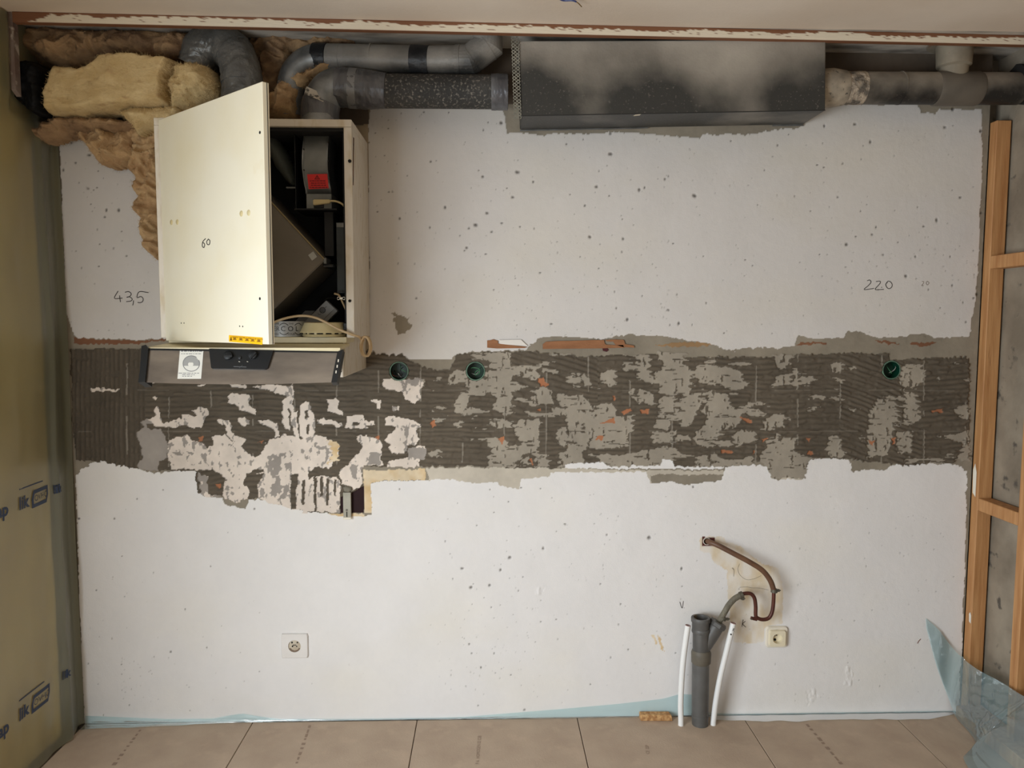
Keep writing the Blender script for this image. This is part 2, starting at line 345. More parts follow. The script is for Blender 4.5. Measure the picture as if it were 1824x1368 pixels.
# light grey islands
LI = [(cB, p) for p in [
 [(1140, 310), (1300, 310), (1310, 690), (1260, 690), (1190, 660), (1210, 600), (1160, 560), (1040, 545), (1020, 480), (1150, 470), (1170, 400)],
 [(905, 460), (935, 420), (1010, 430), (1020, 500), (960, 510), (905, 500)], [(945, 600), (1000, 560), (1030, 590), (1030, 650), (1000, 680), (950, 680)],
 [(945, 740), (985, 730), (1000, 770), (960, 785)], [(1155, 750), (1200, 720), (1290, 720), (1300, 775), (1230, 780), (1155, 760)],
 [(1310, 760), (1380, 730), (1473, 725), (1473, 900), (1400, 900), (1330, 820)], [(1145, 870), (1190, 830), (1250, 850), (1340, 930), (1330, 1030), (1150, 1030), (1180, 920)],
 [(770, 930), (850, 915), (860, 950), (800, 970)], [(1360, 965), (1410, 960), (1405, 1010), (1365, 1010)], [(820, 645), (885, 640), (885, 655), (820, 662)],
 [(1330, 400), (1380, 395), (1473, 440), (1473, 470), (1400, 450)], [(680, 480), (750, 470), (760, 520), (690, 520)]]] + [(cC, p) for p in [
 [(255, 380), (370, 392), (365, 420), (260, 405)], [(540, 440), (570, 430), (610, 460), (620, 500), (575, 510)], [(675, 440), (720, 400), (770, 395), (790, 440), (780, 495), (740, 512), (690, 490)],
 [(945, 290), (1030, 290), (1030, 360), (1050, 430), (1110, 500), (1000, 490), (990, 470), (1040, 450), (950, 440)],
 [(1080, 270), (1290, 270), (1285, 370), (1330, 400), (1320, 590), (1230, 580), (1100, 560), (1110, 510), (1060, 490), (1080, 420), (1130, 410), (1130, 340), (1085, 330)],
 [(1440, 440), (1480, 385), (1590, 375), (1690, 410), (1710, 535), (1600, 530), (1450, 480)], [(195, 600), (230, 520), (270, 505), (340, 560), (340, 640), (240, 640)],
 [(370, 575), (550, 572), (600, 640), (630, 700), (620, 880), (560, 990), (570, 1095), (400, 1100), (380, 1000), (440, 980), (460, 900), (430, 700), (380, 640)],
 [(60, 800), (110, 755), (200, 760), (240, 800), (220, 870), (110, 850)], [(330, 660), (420, 660), (430, 720), (340, 720)], [(380, 820), (430, 800), (460, 900), (440, 945), (400, 940), (375, 880)],
 [(630, 660), (760, 640), (800, 680), (800, 740), (910, 720), (920, 830), (870, 900), (880, 940), (700, 960), (600, 960), (630, 880)],
 [(885, 550), (940, 540), (1060, 560), (1060, 640), (950, 640), (890, 590)], [(1100, 590), (1220, 580), (1200, 660), (1240, 690), (1180, 760), (1170, 820), (1080, 820), (1070, 760), (1100, 700)],
 [(1240, 650), (1300, 610), (1410, 640), (1390, 680), (1310, 790), (1260, 790), (1250, 720)],
 [(1480, 560), (1590, 570), (1600, 640), (1680, 720), (1670, 800), (1560, 820), (1530, 900), (1620, 900), (1620, 950), (1400, 950), (1340, 890), (1420, 800), (1440, 720), (1400, 690), (1440, 660)],
 [(1060, 850), (1140, 830), (1220, 835), (1225, 870), (1160, 920), (1060, 925), (1050, 890)], [(640, 1000), (900, 1000), (1100, 950), (1200, 970), (1180, 1000), (1210, 1040), (1100, 1090), (700, 1090)],
 [(0, 940), (150, 920), (240, 950), (230, 980), (120, 1000), (80, 1060), (0, 1080)], [(215, 1000), (290, 1000), (320, 1060), (280, 1100), (215, 1100)],
 [(1370, 1020), (1490, 1000), (1540, 1040), (1600, 1050), (1770, 1010), (1770, 1070), (1580, 1090), (1350, 1090)], [(1640, 880), (1770, 830), (1770, 910), (1660, 950)],
 [(0, 560), (40, 570), (20, 650), (0, 680)], [(0, 750), (40, 760), (45, 800), (0, 820)]]] + [(cD, p) for p in [
 [(0, 390), (70, 400), (100, 525), (0, 530)], [(320, 440), (350, 420), (440, 425), (438, 490), (350, 495), (325, 480)], [(310, 290), (450, 280), (420, 345), (400, 380), (340, 380), (320, 340)],
 [(480, 480), (520, 430), (560, 440), (600, 430), (585, 470), (550, 488)], [(710, 340), (795, 338), (797, 395), (725, 402)], [(845, 372), (890, 376), (860, 395)],
 [(725, 445), (800, 455), (800, 485), (760, 485)], [(560, 580), (680, 585), (670, 610), (580, 605)], [(545, 655), (630, 658), (610, 685), (550, 680)],
 [(1205, 430), (1230, 360), (1330, 350), (1370, 400), (1370, 480), (1300, 520), (1220, 520), (1200, 480)], [(1230, 530), (1300, 545), (1340, 660), (1340, 740), (1290, 790), (1220, 770), (1230, 690), (1240, 620)],
 [(1050, 600), (1110, 575), (1165, 590), (1190, 740), (1160, 800), (1130, 920), (1110, 990), (1010, 1010), (975, 1020), (975, 860), (990, 660)], [(1175, 830), (1280, 840), (1280, 970), (1175, 970)],
 [(1580, 680), (1620, 645), (1700, 640), (1690, 720), (1640, 740)], [(1450, 450), (1510, 430), (1500, 460), (1460, 475)], [(1610, 460), (1690, 445), (1685, 475)],
 [(230, 730), (300, 710), (420, 715), (420, 740), (375, 740), (380, 800), (250, 800)], [(20, 850), (80, 820), (190, 830), (180, 890), (130, 910), (40, 910)],
 [(0, 670), (150, 660), (255, 690), (240, 710), (100, 700), (70, 780), (0, 790)], [(280, 870), (490, 870), (450, 900), (440, 960), (540, 1000), (630, 1010), (560, 1030), (530, 1160), (300, 1160), (200, 1000), (270, 940)],
 [(670, 960), (700, 880), (740, 845), (785, 880), (780, 950), (820, 1000), (690, 1005)], [(1440, 860), (1600, 850), (1650, 820), (1690, 820), (1690, 1040), (1570, 1030), (1630, 980), (1640, 900)],
 [(918, 858), (947, 858), (937, 892)], [(830, 668), (892, 673), (870, 692)]]]
for f, p in LI: paint(f(p), 3)
# scraped smears of the same plaster across the middle of the band
sm = fbm(UU/34, VV/9, 21, 4); sm2 = fbm(UU/60, VV/60, 25, 2)
smear = (cls == 2) & (UU > 770) & (sm*.7+sm2*.5 > .715+.09*(np.abs(UU-1120) > 300))
cls[smear] = 3
scr = fbm(UU/5, VV/14, 27, 3); scr2 = fbm(UU/16, VV/3.2, 28, 3)
cls[(cls == 3) & (UU > 770) & (np.maximum(scr, scr2) > .735)] = 2
# cream old paint islands
for f, p in [(cA, q) for q in [
 [(648, 625), (675, 603), (692, 635), (690, 680), (715, 712), (770, 706), (838, 688), (842, 670), (925, 664), (905, 632), (950, 612), (1003, 618), (1002, 662), (968, 694), (962, 740), (880, 736), (700, 745), (640, 735), (600, 695), (655, 668)],
 [(1135, 520), (1180, 518), (1260, 535), (1275, 560), (1262, 590), (1285, 612), (1322, 640), (1315, 665), (1250, 648), (1195, 622), (1180, 590), (1135, 578)],
 [(1062, 705), (1080, 690), (1140, 695), (1165, 730), (1160, 760), (1190, 800), (1252, 820), (1240, 850), (1210, 870), (1160, 830), (1128, 790), (1125, 735), (1085, 722)],
 [(1200, 685), (1240, 678), (1285, 700), (1285, 725), (1240, 728), (1205, 712)], [(1338, 705), (1400, 695), (1465, 710), (1470, 760), (1480, 800), (1440, 810), (1435, 750), (1360, 725)],
 [(735, 850), (790, 805), (830, 815), (860, 795), (885, 830), (940, 835), (985, 870), (1000, 890), (1040, 860), (1025, 810), (1060, 798), (1120, 800), (1150, 830), (1200, 860), (1230, 890), (1290, 945), (1350, 920), (1370, 860), (1400, 825), (1480, 805), (1560, 800), (1620, 820), (1700, 800), (1701, 1290), (1560, 1290), (1545, 1270), (1540, 1060), (1380, 1050), (1360, 1020), (1300, 1030), (1250, 1040), (1240, 1110), (1270, 1160), (1255, 1220), (1180, 1240), (1110, 1210), (1100, 1150), (1130, 1080), (1080, 1040), (1020, 1010), (960, 1020), (760, 1025), (745, 960), (735, 920)],
 [(1320, 1050), (1400, 1040), (1560, 1040), (1560, 1285), (1440, 1240), (1330, 1215)],
 [(1490, 560), (1510, 540), (1530, 600), (1550, 765), (1515, 770), (1495, 650)],
 [(1300, 470), (1340, 462), (1560, 465), (1558, 560), (1560, 640), (1590, 640), (1600, 830), (1570, 800), (1545, 640), (1505, 555), (1515, 520), (1440, 515), (1380, 490)],
 [(1610, 600), (1640, 590), (1680, 585), (1700, 800), (1605, 800)], [(638, 545), (660, 528), (678, 538), (655, 565)], [(580, 432), (665, 438), (650, 458), (590, 452)], [(925, 455), (990, 458), (975, 474)], [(1140, 462), (1260, 466), (1240, 485), (1160, 480)],
 [(220, 480), (420, 484), (420, 496), (220, 500)]]] + [(cB, q) for q in [
 [(0, 630), (45, 622), (60, 680), (75, 830), (60, 830), (40, 780), (20, 830), (0, 830)], [(150, 610), (185, 592), (218, 605), (215, 660), (255, 680), (250, 700), (145, 672)],
 [(85, 725), (130, 720), (240, 750), (245, 770), (170, 760), (88, 750)], [(270, 712), (310, 710), (320, 688), (380, 695), (385, 730), (455, 735), (455, 760), (385, 762), (415, 778), (400, 790), (268, 772)],
 [(432, 605), (480, 605), (480, 660), (460, 660), (455, 625), (435, 620)], [(563, 643), (608, 648), (608, 674), (566, 674)], [(500, 470), (590, 480), (740, 475), (750, 500), (730, 560), (750, 590), (700, 625), (640, 610), (610, 545), (500, 525)],
 [(510, 720), (560, 708), (680, 735), (735, 770), (700, 800), (725, 850), (700, 890), (650, 880), (640, 930), (560, 940), (530, 900), (560, 890), (510, 860), (570, 790), (580, 775), (515, 765)],
 [(640, 960), (720, 960), (730, 1020), (530, 1025), (530, 990)], [(335, 835), (360, 825), (430, 840), (485, 850), (495, 1010), (385, 1015), (370, 1060), (375, 1130), (300, 1170), (235, 1130), (230, 1050), (290, 1000), (350, 950), (375, 890)],
 [(0, 830), (100, 825), (170, 850), (220, 880), (225, 950), (195, 1000), (180, 1030), (60, 1020), (30, 1060), (30, 1310), (0, 1310)], [(80, 1080), (120, 1075), (215, 1095), (232, 1150), (232, 1305), (80, 1300)]]]: paint(f(p), 4, 'n')
for f, p in [(cA, q) for q in [
 [(545, 790), (580, 740), (640, 760), (690, 760), (715, 800), (735, 850), (730, 950), (690, 970), (670, 1000), (675, 1030), (560, 1020), (545, 1000), (575, 930), (560, 880), (540, 840)], [(565, 705), (600, 692), (640, 735), (625, 755), (580, 745)],
 [(900, 835), (965, 840), (985, 870), (1000, 920), (1000, 1000), (960, 950), (940, 910), (900, 890)], [(760, 910), (900, 905), (940, 930), (800, 930)], [(1400, 930), (1540, 905), (1545, 1000), (1480, 1040), (1440, 1060), (1395, 1050)], [(1440, 1060), (1540, 1050), (1540, 1180), (1460, 1225), (1420, 1140)],
 [(1340, 1140), (1380, 1150), (1390, 1215), (1340, 1215)], [(940, 1040), (1000, 1060), (1000, 1180), (1090, 1200), (960, 1200)]]] + [(cB, q) for q in [
 [(410, 930), (490, 940), (480, 1010), (400, 1010)], [(80, 890), (160, 880), (170, 960), (120, 1030), (100, 950)], [(625, 780), (655, 765), (650, 940), (630, 880)], [(660, 900), (760, 900), (760, 970), (650, 970)], [(300, 1010), (360, 1020), (340, 1120), (300, 1090)], [(560, 470), (730, 470), (700, 520), (640, 500)]]]: paint(f(p), 7, 'n')
mot = fbm(UU/7, VV/11, 31, 3)
cls[(cls == 4) & (mot > .65)] = 7
mot2 = fbm(UU/9, VV/13, 33, 3)
cls[(cls == 7) & (UU > 300) & (mot2 > .57)] = 4
for f, p in [(cA, q) for q in [[(598, 725), (640, 725), (640, 757), (603, 757)], [(1000, 1050), (1080, 1045), (1110, 1080), (1105, 1180), (1000, 1180)], [(1250, 1100), (1290, 1050), (1370, 1050), (1330, 1120), (1330, 1215), (1265, 1215), (1270, 1160)],
 [(1545, 1050), (1600, 1050), (1580, 1150), (1590, 1285), (1550, 1285)], [(1620, 1090), (1642, 1090), (1637, 1260), (1620, 1260)], [(680, 970), (745, 965), (750, 1025), (680, 1035)], [(1640, 640), (1660, 640), (1660, 690), (1642, 690)], [(1655, 735), (1672, 735), (1672, 785), (1657, 785)]]] + [(cB, q) for q in [
 [(308, 743), (352, 743), (352, 762), (308, 762)], [(68, 1090), (87, 1090), (82, 1245), (66, 1245)], [(106, 1085), (127, 1085), (122, 1195), (106, 1205)], [(146, 1095), (163, 1095), (160, 1255), (143, 1255)], [(35, 1050), (80, 1040), (220, 1040), (225, 1090), (80, 1075), (40, 1100)], [(196, 1100), (210, 1100), (208, 1200), (195, 1200)]]]: paint(f(p), 2, None)
for f, p in [(cA, q) for q in [[(1055, 1110), (1085, 1098), (1105, 1120), (1080, 1140)], [(940, 805), (972, 798), (972, 828), (945, 832)], [(1330, 830), (1365, 825), (1360, 850)]]] + [(cB, q) for q in [
 [(793, 748), (825, 738), (834, 770), (800, 782)], [(1215, 840), (1258, 835), (1240, 882)], [(1408, 983), (1432, 983), (1425, 1022)], [(445, 835), (478, 825), (475, 857)]]] + [(cC, q) for q in [
 [(240, 460), (275, 455), (310, 500), (290, 520), (250, 485)], [(830, 690), (890, 675), (905, 700), (850, 712)], [(960, 685), (1025, 680), (1020, 715), (970, 712)], [(660, 780), (790, 740), (795, 790), (720, 775)], [(648, 878), (692, 873), (692, 897), (653, 902)],
 [(1535, 975), (1615, 970), (1615, 1000), (1545, 1000)], [(1725, 740), (1765, 745), (1760, 770), (1730, 765)], [(768, 597), (792, 597), (785, 632)], [(228, 678), (267, 678), (255, 702)], [(173, 1043), (192, 1038), (187, 1082)]]] + [(cD, q) for q in [
 [(80, 735), (120, 725), (155, 750), (140, 765)], [(230, 880), (280, 870), (275, 895), (245, 900)], [(525, 965), (590, 960), (590, 985), (540, 985)], [(1420, 675), (1500, 665), (1480, 690), (1430, 690)], [(980, 890), (1025, 885), (1010, 920)], [(1140, 870), (1165, 870), (1165, 915), (1145, 910)], [(540, 880), (580, 875), (560, 900)], [(150, 960), (175, 955), (165, 990)]]]: paint(f(p), 5, 'n')
# white flush line under the band, beige stains, dark patch by the cable trunking
paint(cC([(420, 1075), (700, 1060), (740, 1090), (1110, 1085), (1130, 1040), (1200, 1050), (1210, 1090), (1580, 1092), (1560, 1108), (420, 1108)]), 0, None)
paint(cB([(380, 1045), (765, 1035), (765, 1108), (520, 1105), (430, 1118), (425, 1310), (380, 1310)]), 9, None)
paint(cB([(150, 1312), (380, 1316), (380, 1332), (235, 1334)]), 9, None)
paint(cB([(140, 845), (220, 870), (225, 980), (160, 1010), (190, 940)]), 9)
paint(cB([(232, 1215), (250, 1205), (303, 1185), (380, 1140), (380, 1312), (232, 1312)]), 8, True)
paint(cC([(1060, 225), (1260, 195), (1430, 205), (1470, 225), (1260, 230)]), 12)
for q in ([(470, 215), (500, 200), (680, 197), (680, 210), (560, 218)], [(1020, 185), (1110, 187), (1195, 208), (1195, 216), (1060, 205)], [(1270, 205), (1400, 195), (1500, 198), (1380, 224), (1275, 222)]): paint(cD(q), 6, None)
paint(cA([(120, 145), (250, 165), (400, 170), (560, 175), (720, 158), (735, 165), (560, 195), (300, 200), (120, 195)]), 6, None)
paint(cR([(40, 100), (300, 100), (330, 170), (480, 190), (590, 300), (700, 380), (900, 450), (960, 600), (960, 1070), (780, 1090), (740, 1270), (420, 1270), (390, 1100), (360, 800), (350, 600), (340, 470), (200, 400), (150, 270), (50, 260)]), 14, None)
paint(cR([(68, 103), (207, 103), (205, 200), (70, 208)]), 13, True)
for q in ([(1160, 1130), (1166, 1132), (1172, 1150), (1168, 1150)], [(1170, 1130), (1176, 1134), (1183, 1158), (1178, 1156)]): paint(q, 9, None)
# colour + height fields
colr = np.zeros((*XX.shape, 3)); hgt = np.zeros(XX.shape)
for k, (c, h) in PAL.items():
    s = cls == k; colr[s] = lin(c); hgt[s] = h
lo1 = fbm(UU/45, VV/60, 41, 4)-.5; lo2 = fbm(UU/7, VV/7, 43, 3)-.5
colr *= (1+np.where(np.isin(cls, [0, 14]), .07, .42)*lo1+np.where(np.isin(cls, [0, 14]), .02, .12)*lo2)[..., None]
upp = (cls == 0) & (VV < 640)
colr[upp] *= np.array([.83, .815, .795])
yel = np.clip(fbm(UU/160, VV/90, 47, 3)-.45, 0, 1)*np.isin(cls, [0])
colr[..., 2] *= 1-.14*yel; colr[..., 1] *= 1-.03*yel
st = cls == 14
stn = np.clip(fbm(UU/14, VV/26, 51, 3)-.38, 0, 1)*1.6
for ci, f in enumerate((.16, .30, .55)): colr[..., ci][st] *= 1-f*stn[st]
st = cls == 9
stn = np.clip(fbm(UU/20, VV/20, 53, 3)-.35, 0, 1)*1.8
for ci, f in enumerate((.2, .36, .6)): colr[..., ci][st] *= 1-f*stn[st]
# trowel ridges in the tile adhesive
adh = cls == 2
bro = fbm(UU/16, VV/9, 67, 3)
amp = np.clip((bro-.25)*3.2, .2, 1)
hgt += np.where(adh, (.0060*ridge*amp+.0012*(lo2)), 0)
groove_shade = (1-ridge)**2*amp
colr[adh] *= (1.06-.42*groove_shade[adh]+.34*(bro[adh]-.5))[:, None]  # recess shade painted into the adhesive colour along the grooves
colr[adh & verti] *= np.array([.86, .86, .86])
# tile joint lines: thin raised grout
for px in [227+74.6*k for k in range(21)]:
    jl = (np.abs(UU-px-2.0*(vn(VV/40, UU*0+px, 71)-.5)) < 1.1) & (VV > 632) & (VV < 832) & adh & (vn(VV/16, UU*0+px, 73) > .42)
    colr[jl] = colr[jl]*.68+np.array(lin((188, 180, 166)))*.32; hgt[jl] += .0012
for py in (695, 768):
    jl = (np.abs(VV-py-1.5*(vn(UU/50, VV*0+py, 75)-.5)) < 1.0) & adh & (vn(UU/26, VV*0+py, 77) > .55)
    colr[jl] = colr[jl]*.88+np.array(lin((186, 178, 164)))*.12; hgt[jl] += .001
# plaster roughness
pl = np.isin(cls, [1, 3, 7, 10]); hgt += np.where(pl, .0009*lo2+.0012*(fbm(UU/12, VV/12, 81, 3)-.5), 0)
hgt += np.where(np.isin(cls, [0, 14, 9]), .0004*(fbm(UU/9, VV/9, 83, 3)-.5)*2+.0006*(fbm(UU/60, VV/60, 85, 2)-.5), 0)
# blow holes: traced ones first, then a scatter where the photo shows them
c4 = crop(560, 180, 3.04); c5 = crop(1140, 180, 2.85); c8 = crop(660, 820, 2.973); c7 = crop(40, 180, 4.56); c3 = crop(100, 840, 2.973)
pits = []
for f, s, L in ((c4, 3.04, [(728, 62, 6), (593, 58, 6), (470, 68, 4), (400, 150, 4), (915, 158, 6), (1012, 118, 11), (940, 116, 6), (630, 327, 7), (660, 320, 3), (912, 410, 9), (890, 375, 5), (1100, 384, 13), (1185, 437, 8), (1075, 520, 10), (1043, 472, 5), (403, 491, 6), (421, 490, 6), (707, 577, 10), (462, 636, 8), (625, 685, 7), (935, 608, 10), (873, 670, 13), (1015, 661, 8), (960, 708, 8), (836, 690, 7), (1113, 680, 6), (825, 796, 9), (812, 812, 6), (1528, 463, 11), (1603, 288, 12), (1365, 233, 7), (1385, 505, 5), (1465, 566, 8), (1596, 512, 6), (1760, 480, 10), (1788, 470, 8), (1491, 735, 11), (1672, 745, 8), (1665, 816, 6), (1222, 930, 7), (1283, 1208, 8), (1635, 1120, 7), (1695, 1184, 9), (1626, 1033, 5), (1775, 1056, 5), (552, 1068, 7), (971, 1022, 6), (1542, 378, 5), (1456, 207, 5), (1603, 176, 9), (342, 599, 6), (1540, 904, 4), (1440, 842, 5), (928, 830, 6), (1318, 820, 4), (543, 880, 3), (453, 880, 3), (1190, 690, 5), (1668, 640, 5), (788, 730, 3), (380, 297, 3), (330, 175, 4), (295, 225, 4)]),
                (c5, 2.85, [(936, 124, 8), (1092, 116, 8), (1170, 207, 10), (1548, 132, 10), (698, 226, 6), (755, 169, 5), (461, 201, 4), (900, 325, 5), (934, 337, 6), (1123, 294, 4), (785, 484, 5), (1004, 487, 6), (632, 350, 4), (597, 527, 4), (278, 480, 12), (127, 396, 8), (145, 380, 5), (168, 723, 4), (535, 806, 5), (572, 837, 4), (322, 786, 4), (143, 1061, 7), (336, 1025, 6), (188, 982, 5), (197, 1130, 9), (427, 1178, 5), (1050, 728, 10), (1178, 678, 7), (1199, 641, 7), (1095, 687, 6), (1440, 636, 7), (1507, 604, 10), (1235, 780, 6), (1310, 716, 5), (1400, 790, 8), (1626, 491, 7), (1585, 937, 7), (1350, 888, 9), (1575, 790, 6), (1465, 957, 5), (1410, 540, 5), (1731, 152, 11), (1733, 568, 8), (1712, 982, 9), (1693, 1000, 7), (1655, 1122, 6), (1640, 1022, 5), (1525, 1052, 4), (1590, 40, 11), (1134, 228, 4), (1030, 316, 5), (912, 780, 5), (924, 890, 5), (866, 559, 4), (1120, 558, 5), (152, 1136, 5), (265, 1136, 4)]),
                (c7, 4.56, [(398, 340, 11), (540, 438, 17), (431, 502, 12), (330, 558, 14), (757, 552, 11), (615, 567, 7), (530, 708, 13), (605, 703, 8), (578, 722, 7), (680, 886, 13), (780, 884, 15), (670, 943, 12), (738, 1197, 9), (845, 1258, 10), (607, 1045, 8), (805, 1057, 7), (460, 660, 7), (620, 1343, 8), (627, 1163, 6), (555, 840, 5), (435, 1222, 6), (480, 1355, 7)]),
                (c8, 2.973, [(153, 154, 6), (797, 145, 6), (901, 149, 5), (1709, 142, 7), (632, 155, 4), (730, 220, 5), (654, 276, 4), (1030, 338, 7), (1252, 395, 7), (563, 344, 5), (738, 515, 10), (915, 466, 10), (486, 572, 10), (531, 674, 11), (631, 663, 9), (689, 580, 9), (1476, 412, 13), (807, 618, 5), (522, 972, 7), (536, 1024, 6), (585, 1098, 7), (655, 1022, 6), (1325, 762, 6), (1365, 1002, 6), (901, 857, 5), (983, 842, 5), (1648, 576, 9), (640, 780, 4), (396, 428, 4), (744, 1137, 4), (1165, 1186, 4), (1272, 1045, 4), (784, 690, 4), (435, 627, 4), (1218, 655, 6), (1313, 870, 5), (570, 1298, 5), (815, 1322, 7), (1616, 1022, 4)]),
                (c3, 2.973, [(428, 146, 6), (566, 98, 4), (1050, 198, 8), (308, 250, 7), (348, 448, 4), (212, 628, 4), (818, 502, 4), (798, 933, 5), (606, 955, 7), (345, 1022, 4), (387, 1237, 5), (170, 1018, 4), (295, 884, 4), (683, 729, 3), (515, 537, 3), (250, 1290, 4), (120, 250, 8)])):
    for x, y, r in L:
        q = f([(x, y)])[0]; pits.append((q[0], q[1], max(r/s*.74, 1.2), 1.0))
for (x0, x1, y0, y1, n, rr) in ((660, 1240, 200, 600, 330, 1.0), (1240, 1740, 215, 600, 200, 1.1), (1480, 1745, 400, 560, 90, 1.1), (880, 1200, 420, 600, 120, 1.0), (780, 960, 1080, 1230, 80, 1.1), (760, 1250, 880, 1260, 190, 1.0), (1280, 1700, 880, 1250, 150, 1.0), (115, 290, 280, 600, 60, 1.0), (150, 480, 880, 1270, 60, .9), (215, 275, 1170, 1250, 40, .9), (400, 700, 900, 1250, 12, .9)):
    for k in range(n):
        pits.append((rng.uniform(x0, x1), rng.uniform(y0, y1), rr*rng.uniform(.5, 1.15)**1.5, rng.uniform(.15, .75)))
for (pu, pv, r, st_) in pits:
    p = P(pu, pv, 0)
    i0 = np.searchsorted(xs, p.x-.03); i1 = np.searchsorted(xs, p.x+.03); j0 = np.searchsorted(zs, p.z-.03); j1 = np.searchsorted(zs, p.z+.03)
    if i1 <= i0 or j1 <= j0: continue
    u = UU[j0:j1, i0:i1]; v = VV[j0:j1, i0:i1]
    e = 1+.5*(rng.random()-.5)
    d = np.hypot((u-pu)*e+.5*r*n3[j0:j1, i0:i1], (v-pv)/e+.8*r*n4[j0:j1, i0:i1])/r
    sl = (slice(j0, j1), slice(i0, i1))
    k = np.clip(1.45-d, 0, 1)*st_*np.isin(cls[sl], [0, 1, 14, 11])
    low = pv > 850
    dk = lin((84, 74, 64)) if not low else lin((128, 120, 112))
    hgt[sl] -= k*(.0035 if r > 2 else .002)
    for ci in range(3):
        colr[..., ci][sl] = colr[..., ci][sl]*(1-.85*k)+dk[ci]*.5*.85*k
for q_ in ([(1504, 1186), (1516, 1186), (1521, 1210), (1516, 1222), (1502, 1220), (1508, 1204)], [(1436, 1230), (1450, 1226), (1458, 1240), (1446, 1252), (1438, 1262), (1437, 1245)], [(957, 1046), (972, 1044), (964, 1060), (952, 1058)]):
    ii = np.nonzero(in_poly(UU, VV, q_)); hgt[ii] += .007*(fbm(UU[ii]/5, VV[ii]/8, 87, 3)-.35)
# recesses for the round junction boxes
BOXES = [(711, 661), (847, 661), (1587, 659)]
for b_ in BOXES:
    p = P(*b_, 0); hgt[np.hypot(XX-p.x, ZZ-p.z) < .0335] = -.055
# hollow where the waste hose enters
p = P(1259, 964, 0); hgt[np.hypot(XX-p.x, ZZ-p.z) < .011] = -.04
colr[np.hypot(XX-p.x, ZZ-p.z) < .011] = lin((20, 16, 14))
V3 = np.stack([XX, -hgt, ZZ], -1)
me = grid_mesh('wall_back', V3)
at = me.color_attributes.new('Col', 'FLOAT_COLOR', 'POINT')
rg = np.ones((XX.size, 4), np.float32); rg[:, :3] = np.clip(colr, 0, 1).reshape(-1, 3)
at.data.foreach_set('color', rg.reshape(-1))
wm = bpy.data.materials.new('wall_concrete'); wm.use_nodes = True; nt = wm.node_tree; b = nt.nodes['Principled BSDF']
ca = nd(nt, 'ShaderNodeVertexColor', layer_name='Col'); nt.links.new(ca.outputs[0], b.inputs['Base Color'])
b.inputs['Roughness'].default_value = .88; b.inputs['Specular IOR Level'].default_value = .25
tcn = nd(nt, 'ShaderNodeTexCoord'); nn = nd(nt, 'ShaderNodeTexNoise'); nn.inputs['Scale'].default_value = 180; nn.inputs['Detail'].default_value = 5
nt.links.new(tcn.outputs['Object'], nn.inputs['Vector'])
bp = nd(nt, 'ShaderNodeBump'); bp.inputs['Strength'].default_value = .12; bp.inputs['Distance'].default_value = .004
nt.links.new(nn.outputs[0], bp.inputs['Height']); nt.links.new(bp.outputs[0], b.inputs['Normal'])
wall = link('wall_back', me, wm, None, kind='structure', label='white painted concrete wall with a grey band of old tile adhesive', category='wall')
del colr, hgt, n1, n2, n3, n4, U2, V2, U2n, V2n, U3, V3_, V3

# hand written pencil figures on the wall and the door
c43 = crop(190, 500, 18.24); c22 = crop(1520, 480, 11.4)
onwall = lambda x, y: P(x, y, 0)
strokes('pencil_number', [c43(l) for l in ([(375, 335), (255, 570), (515, 565)], [(420, 480), (432, 560), (450, 695)], [(600, 375), (720, 355), (800, 430), (740, 520), (650, 540), (740, 525), (830, 590), (790, 660), (640, 680)], [(875, 640), (870, 720), (850, 800)], [(1360, 385), (1060, 360), (990, 550), (1110, 515), (1185, 580), (1165, 680), (1080, 715), (1010, 705)])], onwall, .0013, PENCIL, wall, label='pencilled figure 43,5 on the white wall')
strokes('pencil_number', [c22(l) for l in ([(280, 230), (330, 215), (355, 260), (300, 330), (215, 410), (415, 385)], [(460, 245), (540, 240), (535, 290), (440, 400), (520, 410), (615, 405)], [(570, 355), (575, 370)], [(690, 265), (655, 300), (675, 360), (720, 390), (775, 360), (785, 300), (750, 250), (700, 240), (660, 290)])], onwall, .0012, PENCIL, wall, label='pencilled figure 220 on the white wall')
strokes('pencil_number', [c22(l) for l in ([(1500, 235), (1475, 275), (1500, 315), (1535, 275), (1505, 238)], [(1390, 245), (1425, 245), (1420, 280), (1385, 325), (1420, 325)])], onwall, .0009, M('pencil_faint', (128, 116, 104), rough=.9), wall, label='faint pencilled 20 right of the figure 220')
strokes('scratch_mark', [[(1634, 1146), (1637, 1141), (1640, 1138)]], onwall, .0012, M('scratch_brown', (112, 70, 54), rough=.9), wall)
strokes('pencil_letter', [crop(1140, 920, 3.42)(l) for l in ([(242, 520), (256, 558), (264, 515)], [(268, 556), (270, 557)])], onwall, .001, PENCIL, wall, label='pencilled letter V above the white pipe')
strokes('pencil_letter', [cR(l) for l in ([(520, 1018), (512, 1060), (506, 1095)], [(545, 1035), (515, 1065), (550, 1100)])], onwall, .001, PENCIL, wall, label='pencilled letter K above the white pipe')
strokes('pencil_line', [cR(l) for l in ([(480, 400), (460, 460), (490, 530), (560, 575), (640, 565), (720, 530)], [(480, 660), (560, 655), (620, 665), (700, 668), (800, 690)], [(415, 540), (418, 460), (395, 445), (420, 470)])], onwall, .0005, M('pencil_faint', (128, 116, 104), rough=.9), wall)

